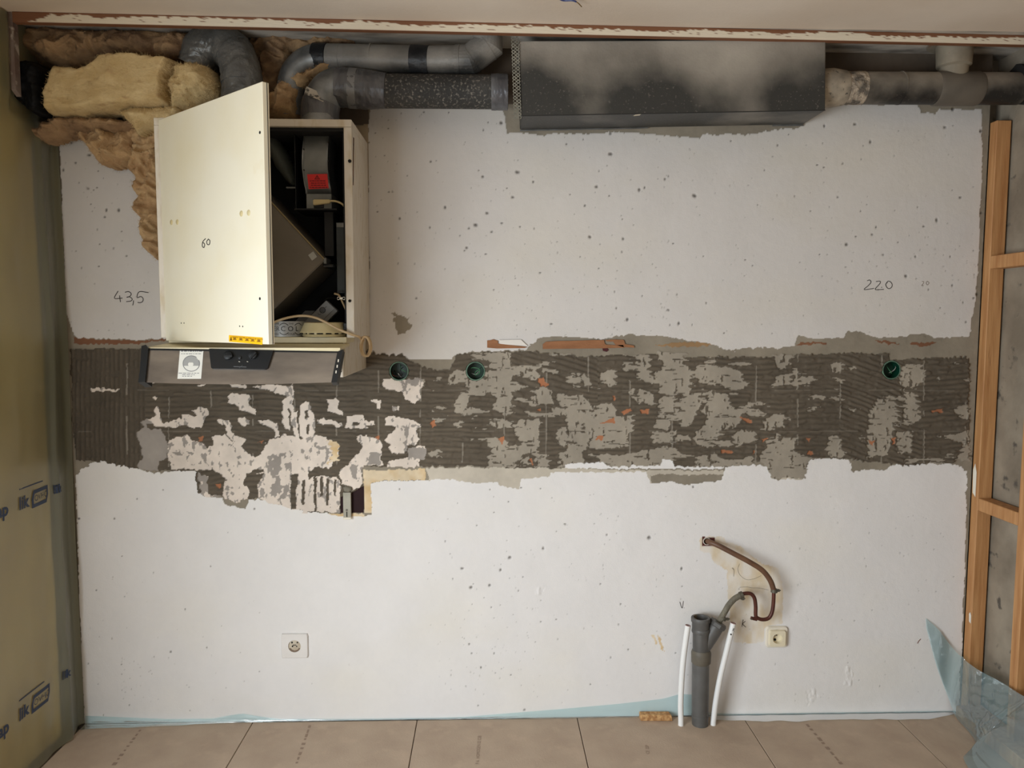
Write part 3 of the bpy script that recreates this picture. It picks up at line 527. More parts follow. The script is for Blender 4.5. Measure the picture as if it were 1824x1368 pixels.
# =================================================================== ROOM SHELL
CEIL = M('ceiling_paint', (222, 208, 192), (214, 198, 180), 3, rough=.9, bump=.06, bscale=120)
CEIL2 = M('ceiling_dusty', (196, 188, 176), (120, 114, 106), 5, rough=.9, thr=(.42, .66), stretch=(1, 3, 1))
CONC = M('bare_concrete', (156, 145, 128), (124, 113, 98), 6, rough=.92, bump=.15, bscale=50, c3=(88, 82, 74), s3=18, t3=(.62, .7))
PLAST = M('plain_plaster', (206, 200, 190), (196, 190, 180), 4, rough=.9)
b = B().box((-.2, YR, H), (W+.5, -.21, H+.12)); b.done('ceiling', CEIL, kind='structure', label='beige painted ceiling above the batten', category='ceiling')
b = B().box((-.2, -.21, H+.0), (W+.5, .1, H+.12)); b.done('ceiling', CEIL2, kind='structure', label='sooty strip of ceiling behind the batten above the ducts', category='ceiling')
b = B().box((-.1, .062, -.1), (W+.3, .16, H)); b.done('wall_core', CONC, wall)
y0, y1, z0, z1 = WIN
b = B(); b.box((-.22, YR, -.05), (-.12, y0, H)); b.box((-.22, y1, -.05), (-.12, .1, H)); b.box((-.22, y0, -.05), (-.12, y1, z0)); b.box((-.22, y0, z1), (-.12, y1, H))
b.done('wall_left', CONC, kind='structure', label='left side wall behind the insulation film', category='wall')
b = B().box((W+.062, YR, -.05), (W+.16, .1, H)); b.done('wall_right', CONC, kind='structure', label='bare concrete side wall behind the timber frame', category='wall')
B().box((-.2, YR-.1, -.05), (W+.3, YR, H)).done('wall_rear', PLAST, kind='structure', label='plain plastered wall behind the viewer', category='wall')
wf = B()
for lo_, hi_ in (((y0, z0), (y0+.06, z1)), ((y1-.06, z0), (y1, z1)), ((y0+.06, z0), (y1-.06, z0+.06)), ((y0+.06, z1-.06), (y1-.06, z1)), (((y0+y1)/2-.03, z0+.06), ((y0+y1)/2+.03, z1-.06))):
    wf.box((-.20, lo_[0], lo_[1]), (-.15, hi_[0], hi_[1]))
wf.done('window_1', SOCK, kind='structure', label='white framed window in the left wall beside the viewer', category='window')
# floor: slab plus 60 cm boards with open joints
BOARD = M('floor_board', (188, 168, 147), (176, 155, 135), 7, rough=.75, c3=(194, 172, 150), s3=12, t3=(.55, .75), bump=.08, bscale=160)
floor = B().box((-.2, YR, -.12), (W+.3, .1, -.022)).done('floor', CONC, kind='structure', label='floor of pale brown boards', category='floor')
b0 = B().box((-.2985, -.6, -.02), (.2985, .6, 0), bev=.0012, seg=1).done('floor_board', BOARD, floor)
xl = [-.0, .6065, 1.204, 1.793, 2.408, 2.972, 3.29]
for i in range(6):
    for k in range(4):
        a, c = xl[i], xl[i+1]; y1 = -.006-k*1.2
        o = b0 if (i == 0 and k == 0) else b0.copy()
        if o is not b0: COL.objects.link(o); o.parent = floor; o.matrix_parent_inverse = Matrix.Identity(4)
        o.location = ((a+c)/2, y1-.6, 0); o.scale = ((c-a-.003)/.597, .9985, 1)
# printed lines along the boards
PRINT = M('board_print', (150, 129, 112), rough=.9)
for px0, px1, body in ((1150, 1157, 'CE  22P'), (855, 850, 'P-6  HOMOGEN 02 CSB')):
    a = PZ(px0, 1306, .0006); c = PZ(px1, 1366, .0006); d = (c-a).normalized()
    bm = text_bm(body, .017, (a+c)/2, -d, Vector((-d.y, d.x, 0))*-1)
    q = B(); q.merge(bm); q.done('board_print', PRINT, floor)
for (pa, pb) in (((250, 1300), (200, 1366)), ((552, 1292), (526, 1366)), ((1437, 1290), (1503, 1366))):
    a = PZ(*pa, .0006); c = PZ(*pb, .0006); q = B(); n = 9
    for k in range(n):
        t0 = k/n; t1 = t0+random.uniform(.03, .09); w_ = random.uniform(.003, .007); s = a.lerp(c, t0); e = a.lerp(c, t1)
        q.prism([s+Vector((-w_, 0, 0)), s+Vector((w_, 0, 0)), e+Vector((w_, 0, 0)), e+Vector((-w_, 0, 0))], (0, 0, .0002))
    q.done('board_print', PRINT, floor)

# ceiling batten with ragged white paint
def batten():
    N = 420; a = np.linspace(0, 1, N)
    xb = .02+a*(W-.02+.25); yb = -.264+a*(.090); zt = H
    h = .031
    rows = 14; V = np.zeros((rows, N, 3)); C = np.zeros((rows, N, 4)); C[..., 3] = 1
    brown = np.array(lin((128, 84, 56))); whitec = np.array(lin((226, 214, 192))); dk = np.array(lin((96, 52, 30)))
    u = a*1824
    edge = .30+.55*(fbm(u/80, u*0, 91, 3)-.5)+.25*(vn(u/7, u*0, 92)-.5)+np.where(u < 60, 1.0*(1-u/60), 0)
    for r in range(rows):
        f = r/(rows-1)
        V[r, :, 0] = xb; V[r, :, 1] = yb-.0006*(vn(u/9, u*0+r, 95)); V[r, :, 2] = zt-h*f
        wh = (f > edge) & (f < .97) & ((vn(u/5, u*0+r*1.3, 96) < .86) | (f > .7))
        C[r, :, :3] = np.where(wh[:, None], whitec, brown)
        if r == 0: C[r, :, :3] = dk
    # bottom and back
    V2_ = np.concatenate([V, np.stack([V[-1]+[0, .022, 0], V[-1]+[0, .022, h]], 0)], 0)
    C2_ = np.concatenate([C, np.repeat(np.array([[[*brown, 1]]]), N, 1).repeat(2, 0)], 0)
    me = grid_mesh('batten', V2_); me.polygons.foreach_set('use_smooth', np.zeros(len(me.polygons), bool))
    at = me.color_attributes.new('Col', 'FLOAT_COLOR', 'POINT'); at.data.foreach_set('color', C2_.reshape(-1).astype(np.float32))
    m = bpy.data.materials.new('batten_paint'); m.use_nodes = True; n_ = m.node_tree; bb = n_.nodes['Principled BSDF']
    c_ = nd(n_, 'ShaderNodeVertexColor', layer_name='Col'); n_.links.new(c_.outputs[0], bb.inputs['Base Color']); bb.inputs['Roughness'].default_value = .7
    link('trim_1', me, m, None, kind='structure', label='brown ceiling batten with ragged white paint', category='trim')
batten()
EDGEBR = M('plaster_edge', (134, 120, 112), (112, 92, 84), 9, rough=.9, thr=(.45, .6), c3=(178, 166, 154), s3=30, t3=(.6, .68))
b = B().hexa([(.004, -.262, 2.165), (.019, -.262, 2.165), (.019, -.262, H), (.004, -.262, H), (.004, -.236, 2.15), (.019, -.236, 2.15), (.019, -.236, H), (.004, -.236, H)])
b.done('trim_2', EDGEBR, kind='structure', label='rough plaster edge strip on the left wall under the batten', category='trim')

# =================================================================== LEFT WALL: wool behind printed film
def film_left():
    ys = np.linspace(-1.6, -.004, 150); zz = np.linspace(.004, H-.004, 130)
    Yg, Zg = np.meshgrid(ys, zz)
    n = fbm(Yg*5, Zg*3, 101, 3)-.5; f = fbm(Yg*16, Zg*1.4, 103, 2)-.5
    edge = np.exp(-((Yg+.115)/.012)**2)*(.004+.008*vn(Zg*3, Zg*0, 105))
    dip = np.clip((Yg+.10)/.08, 0, 1)
    X = .006+.022*n*np.clip(-Yg/.1, 0, 1)+.007*f+edge-.020*dip*(1-np.clip((Yg+.02)/.02, 0, 1))
    X = np.where((Zg > 2.1) & (Yg > -.27), X*.2-.01, X)
    return np.stack([X, Yg, Zg], -1)
FILM = film_mat('green_film', (204, 206, 176), .66, rough=.3, gloss=.1)
WOOLP = M('wool_panel', (248, 220, 156), (236, 204, 138), 6, rough=.95, bump=.4, bscale=80)
V = film_left()
film = link('vapour_barrier_film', grid_mesh('vapour_barrier_film', V), FILM, None, label='greenish translucent film with blue print covering the left wall', category='plastic film')
ys = np.linspace(-1.6, -.10, 60); zz = np.linspace(.01, H-.01, 60); Yg, Zg = np.meshgrid(ys, zz)
X = -.03+.018*(fbm(Yg*5, Zg*3, 101, 3)-.5)
wp = np.stack([X, Yg, Zg], -1)
me = grid_mesh('wool_panel', wp); o = link('insulation_panel', me, WOOLP, None, label='yellow glass wool panel behind the greenish film', category='insulation')
sm_ = o.modifiers.new('thick', 'SOLIDIFY'); sm_.thickness = .06; sm_.offset = -1.0
INK = M('blue_ink', (40, 56, 84), rough=.6)
def film_x(y, z):
    i = min(max(int(round((y+1.6)/1.596*149)), 0), 149); j = min(max(int(round((z-.004)/(H-.008)*129)), 0), 129)
    return V[j, i, 0]
def film_text(body, size, y0, z0, align='LEFT', slope=0.0):
    def bend(x, y):
        yy = y0+x; z = z0+y+slope*x; return Vector((film_x(yy, z)+.0025, yy, z))
    q = B(); q.merge(text_bm(body, size, (0, 0, 0), (1, 0, 0), (0, 1, 0), align, bend, size*.035)); return q
def film_logo(y0, z0, slope=0.0):
    q = B()
    def pt(x, y): 
        yy = y0+x; z = z0+y+slope*x; return Vector((film_x(yy, z)+.0025, yy, z))
    o_ = [(0, 0), (.012, .028), (.100, .028), (.100, -.002), (.088, -.028), (0, -.028)]
    i_ = [(.010, 0), (.018, .016), (.092, .016), (.092, -.002), (.084, -.016), (.010, -.016)]
    for k in range(6):
        q.bm.faces.new([q.bm.verts.new(pt(*c)) for c in (o_[k], o_[(k+1) % 6], i_[(k+1) % 6], i_[k])])
    q.merge(text_bm('OVHO', .028, (0, 0, 0), (1, 0, 0), (0, 1, 0), 'LEFT', lambda x, y: pt(x+.014, y)))
    return q
for (pl, pz) in (((60, 888), None), ((60, 1252), None)):
    c = PXx(pl[0], pl[1], .006)
    film_logo(c.y-.02, c.z).done('film_print', INK, film)
    film_text('lik', .055, c.y-.085, c.z).done('film_print', INK, film)
    film_text('tenap', .055, c.y-.262, c.z).done('film_print', INK, film)
    q = B(); a = c.y-.08
    q.prism([Vector((film_x(a+t, c.z)+.0025, a+t, c.z+.045+d_)) for t, d_ in ((0, 0), (.13, 0), (.13, .004), (0, .004))], (-.0004, 0, 0)); q.done('film_print', INK, film)
for pl in ((105, 868), (118, 1195)):
    c = PXx(pl[0], pl[1], .0); film_text('lik', .04, c.y-.045, c.z, slope=0).done('film_print', INK, film)

# =================================================================== RIGHT: timber frame
def stud(y0, y1, z0, z1, label, x0=W+.001, wd=.052):
    o = B().box((x0, y0, z0), (x0+wd, y1, z1), bev=.002, seg=1).done('timber_stud', WOODSTUD, None, label=label, category='timber', group='timber frame on the right wall'); return o
stud(-.040, -.002, .0, 2.16, 'upright pine stud standing in the right corner beside the white wall')
stud(-.292, -.254, .0, 1.9, 'upright pine stud at the right edge, nearer than the corner stud')
stud(-.80, -.762, .0, 2.2, 'upright pine stud furthest from the white wall')
def nog(py, h, label):
    z = PXx(1775, py, W).z
    B().box((W+.001, -.252, z-h/2), (W+.052, -.042, z+h/2), bev=.002, seg=1).done('timber_nogging', WOODSTUD, None, label=label, category='timber', group='timber noggings')
nog(466, .045, 'upper horizontal pine nogging fixed to the corner stud')
nog(911, .045, 'lower horizontal pine nogging fixed to the corner stud')
B().box((W-.01, -.9, 2.315), (W+.055, -.20, 2.36), bev=.002, seg=1).done('timber_plate', WOODSTUD, None, label='horizontal pine rail under the ceiling at the upper right', category='timber')
q = B(); 
for (pa, w_) in (((1728, 855), .010), ((1720, 1100), .006)):
    q = B(); c = PXx(pa[0]+8, pa[1], W); h = .06 if w_ > .008 else .02
    q.prism([c+Vector((-.0012, dy, dz)) for dy, dz in ((-w_, -h), (w_*.6, -h*.8), (w_, h*.6), (0, h), (-w_, h*.5))], (.001, 0, 0))
    q.done('paint_smear', M('white_smear', (232, 226, 212), rough=.7), bpy.data.objects['timber_stud'])
# timber floor plate under the plastic
B().box((W-.045, -1.6, .0), (W+.052, -.045, .05), bev=.003, seg=1).done('timber_plate', WOODSTUD, None, label='pine sole plate on the floor under the plastic at lower right', category='timber')

# =================================================================== DUCTS
SOOT = M('sooty_duct', (172, 168, 160), (70, 70, 68), 7, rough=.5, metal=.25, thr=(.40, .60), c3=(196, 186, 170), s3=40, t3=(.62, .7), bump=.15, bscale=60)
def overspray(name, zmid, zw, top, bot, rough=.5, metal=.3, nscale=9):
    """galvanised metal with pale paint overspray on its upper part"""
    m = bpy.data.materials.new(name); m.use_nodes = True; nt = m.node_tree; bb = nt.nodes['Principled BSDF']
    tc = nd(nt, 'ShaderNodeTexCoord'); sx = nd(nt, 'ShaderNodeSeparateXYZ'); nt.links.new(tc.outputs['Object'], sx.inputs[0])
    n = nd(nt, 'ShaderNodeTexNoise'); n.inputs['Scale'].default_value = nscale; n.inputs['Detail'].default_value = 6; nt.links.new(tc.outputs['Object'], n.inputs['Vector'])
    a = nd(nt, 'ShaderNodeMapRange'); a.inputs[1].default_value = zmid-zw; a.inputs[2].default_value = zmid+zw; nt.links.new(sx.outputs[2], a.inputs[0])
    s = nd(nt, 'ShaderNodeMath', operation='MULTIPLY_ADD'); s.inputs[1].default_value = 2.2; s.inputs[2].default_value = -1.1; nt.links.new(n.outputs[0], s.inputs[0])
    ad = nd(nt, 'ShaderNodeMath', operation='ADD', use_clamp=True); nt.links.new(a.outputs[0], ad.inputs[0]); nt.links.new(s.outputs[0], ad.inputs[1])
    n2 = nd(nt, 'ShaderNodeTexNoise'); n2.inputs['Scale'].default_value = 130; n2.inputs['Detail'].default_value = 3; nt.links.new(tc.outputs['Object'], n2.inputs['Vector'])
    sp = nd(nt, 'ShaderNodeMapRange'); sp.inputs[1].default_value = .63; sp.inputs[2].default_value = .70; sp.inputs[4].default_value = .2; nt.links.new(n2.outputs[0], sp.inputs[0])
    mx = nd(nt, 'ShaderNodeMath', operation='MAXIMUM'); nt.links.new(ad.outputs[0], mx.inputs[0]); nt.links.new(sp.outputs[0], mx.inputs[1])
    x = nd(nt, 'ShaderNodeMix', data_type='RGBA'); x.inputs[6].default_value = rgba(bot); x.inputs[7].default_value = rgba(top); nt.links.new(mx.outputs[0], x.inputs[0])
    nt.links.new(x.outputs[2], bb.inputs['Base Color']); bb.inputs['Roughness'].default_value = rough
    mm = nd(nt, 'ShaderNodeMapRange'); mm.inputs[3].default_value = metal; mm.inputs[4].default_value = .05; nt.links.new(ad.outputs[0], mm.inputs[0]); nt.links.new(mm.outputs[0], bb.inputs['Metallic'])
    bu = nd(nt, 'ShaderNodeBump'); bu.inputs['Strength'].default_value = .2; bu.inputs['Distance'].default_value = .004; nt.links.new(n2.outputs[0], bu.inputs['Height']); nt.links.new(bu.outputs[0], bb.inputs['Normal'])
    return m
def seg(pts, y): return [P(a, b_, y) for a, b_ in pts]
def dense(pts, n):
    pts = [Vector(p) for p in pts]; L = [0]
    for i in range(1, len(pts)): L.append(L[-1]+(pts[i]-pts[i-1]).length)
    out = []
    for k in range(n):
        t_ = L[-1]*k/(n-1); i = min(max(int(np.searchsorted(L, t_))-1, 0), len(pts)-2); out.append(pts[i].lerp(pts[i+1], (t_-L[i])/max(L[i+1]-L[i], 1e-9)))
    return out
def crumple(seed, amp, nr, na, fi=.16, fj=.32, tw=.5):
    I, J = np.meshgrid(np.arange(nr), np.arange(na), indexing='ij'); a_ = J*2*PI/na
    u, v = np.cos(a_)*na*fj/5, np.sin(a_)*na*fj/5
    f1 = 1-np.abs(2*fbm(I*fi+u*tw, v*1.6+u, seed, 3)-1); f2 = 1-np.abs(2*fbm(I*fi*2.3+v, u*2-v, seed+9, 2)-1)
    T = 1+amp*((f1**3-.45)+.5*(f2**3-.45))
    return lambda i, j: float(T[i, j])
def mitre_tube(q, pts, r, n=28):
    pts = [Vector(p) for p in pts]; d = [(pts[i+1]-pts[i]).normalized() for i in range(len(pts)-1)]
    ref = Vector((0, 1, 0)); rings = []
    for i, p in enumerate(pts):
        di = d[max(i-1, 0)]; do = d[min(i, len(d)-1)]; nb = (di+do).normalized()
        u = di.cross(ref).normalized(); v = ref; ring = []
        for j in range(n):
            a_ = 2*PI*j/n; o_ = (u*math.cos(a_)+v*math.sin(a_))*r; ring.append(q.bm.verts.new(p+o_-di*(o_.dot(nb)/di.dot(nb))))
        rings.append(ring)
    for i in range(len(rings)-1):
        for j in range(n): q.bm.faces.new((rings[i][j], rings[i][(j+1) % n], rings[i+1][(j+1) % n], rings[i+1][j]))
    return q
def wrinkle(seed, amp):
    return lambda i, j: 1+amp*(float(vn(np.array(i*.9), np.array(j*.8), seed))-.5)*2
def arc_path(c, a, bb, n=12):
    """quarter bend from a to bb about corner c (all Vectors)"""
    out = []
    for k in range(n+1):
        t = k/n*PI/2; out.append(c+(a-c)*math.cos(t)+(bb-c)*math.sin(t))
    return out
YD = -.10
YU, YL = -.066, -.128
def yU(px): return -.065-(px-560)/311*.078
def PU(px, py): return P(px, py, yU(px))
# --- upper duct
g = 'exposed ventilation ducts'
t = empty('ventilation_duct', PU(700, 108), 'upper grey spiral duct with elbow rising into the ceiling', 'duct', g)
UPD = overspray('upper_duct_metal', 2.300, .075, (158, 153, 145), (52, 52, 51), nscale=6)
a = PU(585, 104); c = PU(742, 108)
B().tube([a, c], .047, 28).done('duct_run', UPD, t, True)
for px in (608, 664): B().tube([PU(px-3, 105), PU(px, 105)], .0482, 28).done('seam', UPD, t, True)
B().tube([PU(560+k*3, 103.6+k*.05) for k in range(9)], .0485, 24, rfun=wrinkle(3, .012)).done('tape_wrap', M('dark_tape', (46, 47, 50), (30, 31, 33), 12, rough=.45, metal=.2, bump=.5, bscale=30), t, True)
B().tube([PU(733+k*4, 107.6+k*.1) for k in range(9)], .0480, 24, rfun=wrinkle(5, .016)).done('tape_wrap', MATS['dark_tape'], t, True)
p0 = PU(570, 104); crn = PU(505, 152)
el = arc_path(Vector((p0.x, YU, crn.z-.02)), p0, Vector((crn.x+.028, YU, crn.z-.02)))
B().tube(el+[el[-1]+Vector((0, .01, -.08))], .046, 28).done('elbow', STEEL, t, True, label='bright galvanised elbow')
B().tube([PU(755, 108), PU(818, 107)], [.046, .046], 28).done('duct_run', UPD, t, True)
g1 = [PU(812, 107), PU(838, 106.5), PU(869, 82)]; g1.append(Vector((g1[-1].x, g1[-1].y, H-.0005)))
mitre_tube(B(), g1, .0480).done('segmented_elbow', UPD, t, False, label='three-piece elbow dusted with white paint')
for a_, f_, b_ in ((0, .30, 1), (1, .04, 2), (1, .96, 2)):
    m_ = g1[a_].lerp(g1[b_], f_); d = (g1[b_]-g1[a_]).normalized()*.002; B().tube([m_-d, m_+d], .0493, 28).done('seam', UPD, t, True)
# --- lower duct
t = empty('ventilation_duct', P(700, 163, YL), 'lower speckled duct with taped elbow rising from the cabinet', 'duct', g)
SPECK = M('speckled_duct', (66, 64, 61), (46, 45, 43), 8, rough=.8, c3=(118, 112, 103), s3=120, t3=(.54, .68), bump=.35, bscale=90)
B().tube([P(672, 162, YL), P(905, 164, YL)], .054, 30).done('duct_run', SPECK, t, True)
q = [P(600+k*4, 155+k*.32, YL) for k in range(23)]
q = dense(q, 90); B().tube(q, [.0620-.006*min(1, max(0, (k-52)/30)) for k in range(90)], 56, rfun=crumple(9, .045, 90, 56, .05, .5, 2.0)).done('tape_wrap', TAPE, t, True)
B().tube([P(623, 157, YL), P(637, 158, YL)], .0632, 28, rfun=wrinkle(12, .008)).done('tape_band', M('tape_pale', (136, 137, 138), rough=.35, metal=.3, bump=.3, bscale=40), t, True)
B().tube(dense([P(875, 164, YL), P(904, 164, YL)], 32), .0568, 48, rfun=crumple(15, .03, 32, 48, .06, .5, 1.5)).done('tape_wrap', TAPE, t, True)
a = P(604, 155, YL); v = P(570, 205, YL); rr = .0
el = arc_path(Vector((a.x, YL-.0, v.z+.0)), a, Vector((v.x, YL, v.z+.0)), 14)
B().tube(el+[el[-1]+Vector((0, -.01, -.048))], .0600, 32).done('elbow', STEEL, t, True, label='bright galvanised elbow above the cabinet')
B().tube([el[10]+Vector((0, 0, .0)), el[11], el[12], el[13], el[14], el[14]+Vector((0, -.002, -.046))], .0622, 32, rfun=wrinkle(18, .01)).done('tape_band', TAPE, t, True)
cc = P(561, 168, YL-.0605); q = B(); ex = Vector((.028, .008, -.010)); ey = Vector((.002, .004, .013))
q.prism([cc-ex-ey, cc+ex-ey, cc+ex+ey, cc-ex+ey], (0, -.003, 0)); q.done('paper_label', M('old_label', (190, 182, 168), (90, 86, 80), 60, rough=.8, thr=(.5, .58), stretch=(1, 1, 2)), t)
# --- taped flexible duct, left
t = empty('flexible_duct', P(430, 150, -.14), 'grey taped flexible duct curving down behind the open cabinet door', 'duct', g)
pp = smooth_path([P(352, 118, -.10), P(362, 88, -.11), P(395, 80, -.12), P(420, 100, -.14), P(430, 135, -.16), P(432, 185, -.17), P(432, 230, -.17)], 12)
rs = [.062+.0015*math.sin(k*.9)+.0015*math.sin(k*.37) for k in range(len(pp))]
pp = dense(pp, 130); B().tube(pp, .0625, 56, rfun=crumple(21, .055, 130, 56)).done('duct_sleeve', TAPE2, t, True)
for f in (.36, .62, .75):
    k = int(f*len(pp)); B().tube(dense(pp[k:k+9], 10), .0648, 40, rfun=crumple(int(f*100), .035, 10, 40)).done('tape_wrap', TAPE2, t, True)
# --- right duct with tee
t = empty('ventilation_duct', P(1640, 158, YD), 'sooty duct with tee piece to the right of the metal box', 'duct', g)
RD = overspray('right_duct_metal', 2.245, .05, (150, 141, 128), (42, 40, 38), nscale=7)
B().tube([P(1455, 157, YD), P(1480, 157, YD), P(1503, 157, YD)], [.060, .0635, .0560], 30).done('collar', M('collar_overspray', (176, 162, 142), (120, 112, 100), 18, rough=.6, metal=.1, c3=(60, 58, 55), s3=70, t3=(.62, .7)), t, True)
B().tube([P(1500+k*4, 157, YD) for k in range(10)], .0535, 30, rfun=wrinkle(25, .02)).done('foam_ring', M('crumbly_foam', (182, 166, 146), (100, 92, 82), 30, rough=.95, bump=1, bscale=90, thr=(.4, .6)), t, True)
B().tube([P(1535, 157, YD), P(1815, 158, YD)], .0525, 30).done('duct_run', RD, t, True)
q = B(); q.tube([P(1601, 157, YD), P(1604, 157, YD)], .054, 30); q.done('seam', RD, t, True)
B().tube([P(1664, 158, YD), P(1668, 158, YD), P(1738, 158, YD), P(1742, 158, YD)], [.053, .056, .056, .053], 30).done('tee_body', M('tee_grey', (106, 98, 87), (88, 81, 72), 9, rough=.7), t, True)
TEEB = M('tee_branch', (152, 141, 122), (120, 111, 96), 12, rough=.7, c3=(132, 86, 62), s3=16, t3=(.66, .7))
a = P(1698, 140, YD); top = Vector((a.x+.0, YD, H-.002))
B().tube([a, Vector((a.x, YD, 2.315)), Vector((a.x, YD, 2.32)), Vector((a.x, YD, H-.03)), top], [.043, .045, .054, .056, .058], 26).done('branch', TEEB, t, True)
B().lathe([(.058, -.006), (.085, -.004), (.085, 0)], top, n=28).done('ceiling_flange', TEEB, t, True)
# dark opening where the duct leaves
c = P(1812, 150, YD)
B().tube([c+Vector((-.008, 0, 0)), c+Vector((.05, 0, 0))], [.062, .064], 24, rfun=wrinkle(29, .06)).done('wall_sleeve', M('black_sleeve', (22, 20, 18), rough=.9), t, True)

# =================================================================== SHEET METAL BOX
BOXM = overspray('box_metal', 2.30, .11, (176, 168, 156), (62, 62, 60), rough=.45, metal=.35, nscale=3.2)
t = empty('silencer_box', P(1200, 220, -.09), 'long sooty sheet metal duct box hung under the ceiling batten', 'duct box')
yf = -.182
fr = [P(930, 207, yf), P(1470, 197, yf), P(1471, 71, yf), P(924, 73, yf)]
bk = [Vector((v.x, -.004, v.z)) for v in fr]
bm = B(); bm.hexa(fr+bk); bmesh.ops.bevel(bm.bm, geom=bm.bm.edges[:], offset=.0025, segments=2, affect='EDGES'); bm.done('box_body', BOXM, t)
s = [P(930, 207, yf-.001), P(1470, 197, yf-.001), P(1470, 195.5, yf-.001), P(930, 205.4, yf-.001)]
B().prism(s, (0, .002, 0)).done('folded_seam', M('seam_dark', (44, 44, 43), rough=.6, metal=.3), t)
b1, b2 = bk[0], bk[1]
B().prism([b1+Vector((0, -.004, -.001)), b1.lerp(b2, .45)+Vector((0, -.004, -.001)), b1.lerp(b2, .45)+Vector((0, -.004, -.004)), b1+Vector((0, -.004, -.005))], (0, .003, 0)).done('edge_strip', STEEL, t)
B().prism([b1.lerp(b2, .89)+Vector((0, -.004, .0)), b2+Vector((0, -.004, .0)), b2+Vector((0, -.004, -.006)), b1.lerp(b2, .89)+Vector((0, -.004, -.004))], (0, .003, 0)).done('edge_strip', STEEL, t)
cc = P(1134, 205, yf-.002); B().prism([cc+Vector((-.012, 0, -.003)), cc+Vector((.010, 0, -.001)), cc+Vector((.014, 0, .003)), cc+Vector((-.004, 0, .001))], (0, -.0012, 0)).done('paper_scrap', M('paper', (190, 180, 160), rough=.9), t)
# perforated hanging strap
def strap():
    q = B(); a = P(917, 60, -.19); c = P(922, 212, -.186); rows = 26
    up = (c-a)/rows; wd = Vector((.0125, 0, 0)); n = 8
    for r in range(rows):
        for s_ in (0, 1):
            o_ = a+up*r+wd*(s_-1)
            cy = .5 if s_ == 0 else .5
            ho = .0042 if (r+s_) % 2 == 0 else .0030
            ctr = o_+wd*.5+up*.5
            outer = []; inner = []; back = []
            for k in range(n):
                an = 2*PI*(k+.5)/n; dx, dz = math.cos(an), math.sin(an); m_ = max(abs(dx), abs(dz))
                outer.append(q.bm.verts.new(ctr+wd*.5*(dx/m_)+(-up)*.5*(dz/m_)))
                inner.append(q.bm.verts.new(ctr+Vector((ho*dx, 0, ho*dz)))); back.append(q.bm.verts.new(ctr+Vector((ho*dx, .0015, ho*dz))))
            for k in range(n):
                q.bm.faces.new((outer[k], outer[(k+1) % n], inner[(k+1) % n], inner[k])); q.bm.faces.new((inner[k], inner[(k+1) % n], back[(k+1) % n], back[k]))
    q.done('perforated_strap', M('strap_zinc', (152, 150, 138), (104, 104, 96), 14, rough=.45, metal=.4), None, label='perforated metal strap hanging at the left end of the duct box', category='metal strap')
strap()

# =================================================================== GLASS WOOL
WOOL = M('glass_wool', (204, 172, 128), (170, 134, 94), 12, rough=1.0, bump=.45, bscale=60, thr=(.3, .7), c3=(116, 82, 54), s3=18, t3=(.60, .78), stretch=(1, 1, 1.8))
WOOLL = M('glass_wool_light', (214, 190, 142), (196, 168, 118), 14, rough=1.0, bump=.4, bscale=70, c3=(168, 132, 90), s3=26, t3=(.58, .8), stretch=(1, 1, 1.6))
WOOLD = M('glass_wool_dirty', (174, 142, 104), (128, 100, 74), 10, rough=1.0, bump=.45, bscale=60, c3=(92, 66, 46), s3=18, t3=(.56, .74), stretch=(1, 1, 2))
def pillow(name, poly, y_back, thick, rnd, amp, seed, mat, parent=None, step=.0042, fold=0.0, nscale=22, warp=.03, jag=.006, slope=0.0, **kw):
    pw = [(lambda v: (v.x, v.z))(P(a, b_, y_back-thick*.6)) for a, b_ in poly]
    arr = np.array(pw); x0, z0 = arr.min(0)-.01; x1, z1 = arr.max(0)+.01
    gx_ = np.arange(x0, x1, step); gz_ = np.arange(z0, z1, step); GX, GZ = np.meshgrid(gx_, gz_)
    wx = GX+jag*(fbm(GX*60, GZ*60, seed, 3)-.5)*2; wz = GZ+jag*(fbm(GX*60, GZ*60, seed+1, 3)-.5)*2
    ins = in_poly(wx, wz, pw); d = dist_poly(wx, wz, pw)*np.where(ins, 1, -1)
    k = np.clip(d/rnd, 0, 1); prof = np.sqrt(np.clip(1-(1-k)**2, 0, 1))
    qx = GX+warp*(fbm(GX*14, GZ*14, seed+2, 2)-.5); qz = GZ+warp*(fbm(GX*14, GZ*14, seed+3, 2)-.5)
    nz = fbm(qx*nscale, qz*nscale, seed+4, 4)-.5
    rid = (1-np.abs(2*fbm(qx*nscale*.55, qz*nscale*.55, seed+6, 3)-1))**3-.4+.5*((1-np.abs(2*fbm(qx*nscale*1.3, qz*nscale*1.3, seed+8, 2)-1))**4-.4)
    fine = fbm(GX*90, GZ*150, seed+7, 3)-.5
    h = thick*prof+(amp*nz*2+fold*rid+.0026*fine*(amp > .004))*np.clip(k*1.6, 0, 1)+slope*(GZ-z0)
    front = np.stack([GX, y_back-np.maximum(h, 0), GZ], -1)
    ok = d > -.0005
    cm = ok[:-1, :-1] & ok[1:, :-1] & ok[:-1, 1:] & ok[1:, 1:]
    me = grid_mesh(name, front, cm)
    bm = bmesh.new(); bm.from_mesh(me)
    bmesh.ops.delete(bm, geom=[v for v in bm.verts if not v.link_faces], context='VERTS')
    be = [e for e in bm.edges if e.is_boundary]
    r = bmesh.ops.extrude_edge_only(bm, edges=be)
    for v in [g_ for g_ in r['geom'] if isinstance(g_, bmesh.types.BMVert)]: v.co.y = min(y_back+.012, -.002)
    bmesh.ops.recalc_face_normals(bm, faces=bm.faces[:]); bm.to_mesh(me); bm.free()
    me.polygons.foreach_set('use_smooth', [True]*len(me.polygons))
    return link(name, me, mat, parent, **kw)
wg = 'loose glass wool around the ducts'
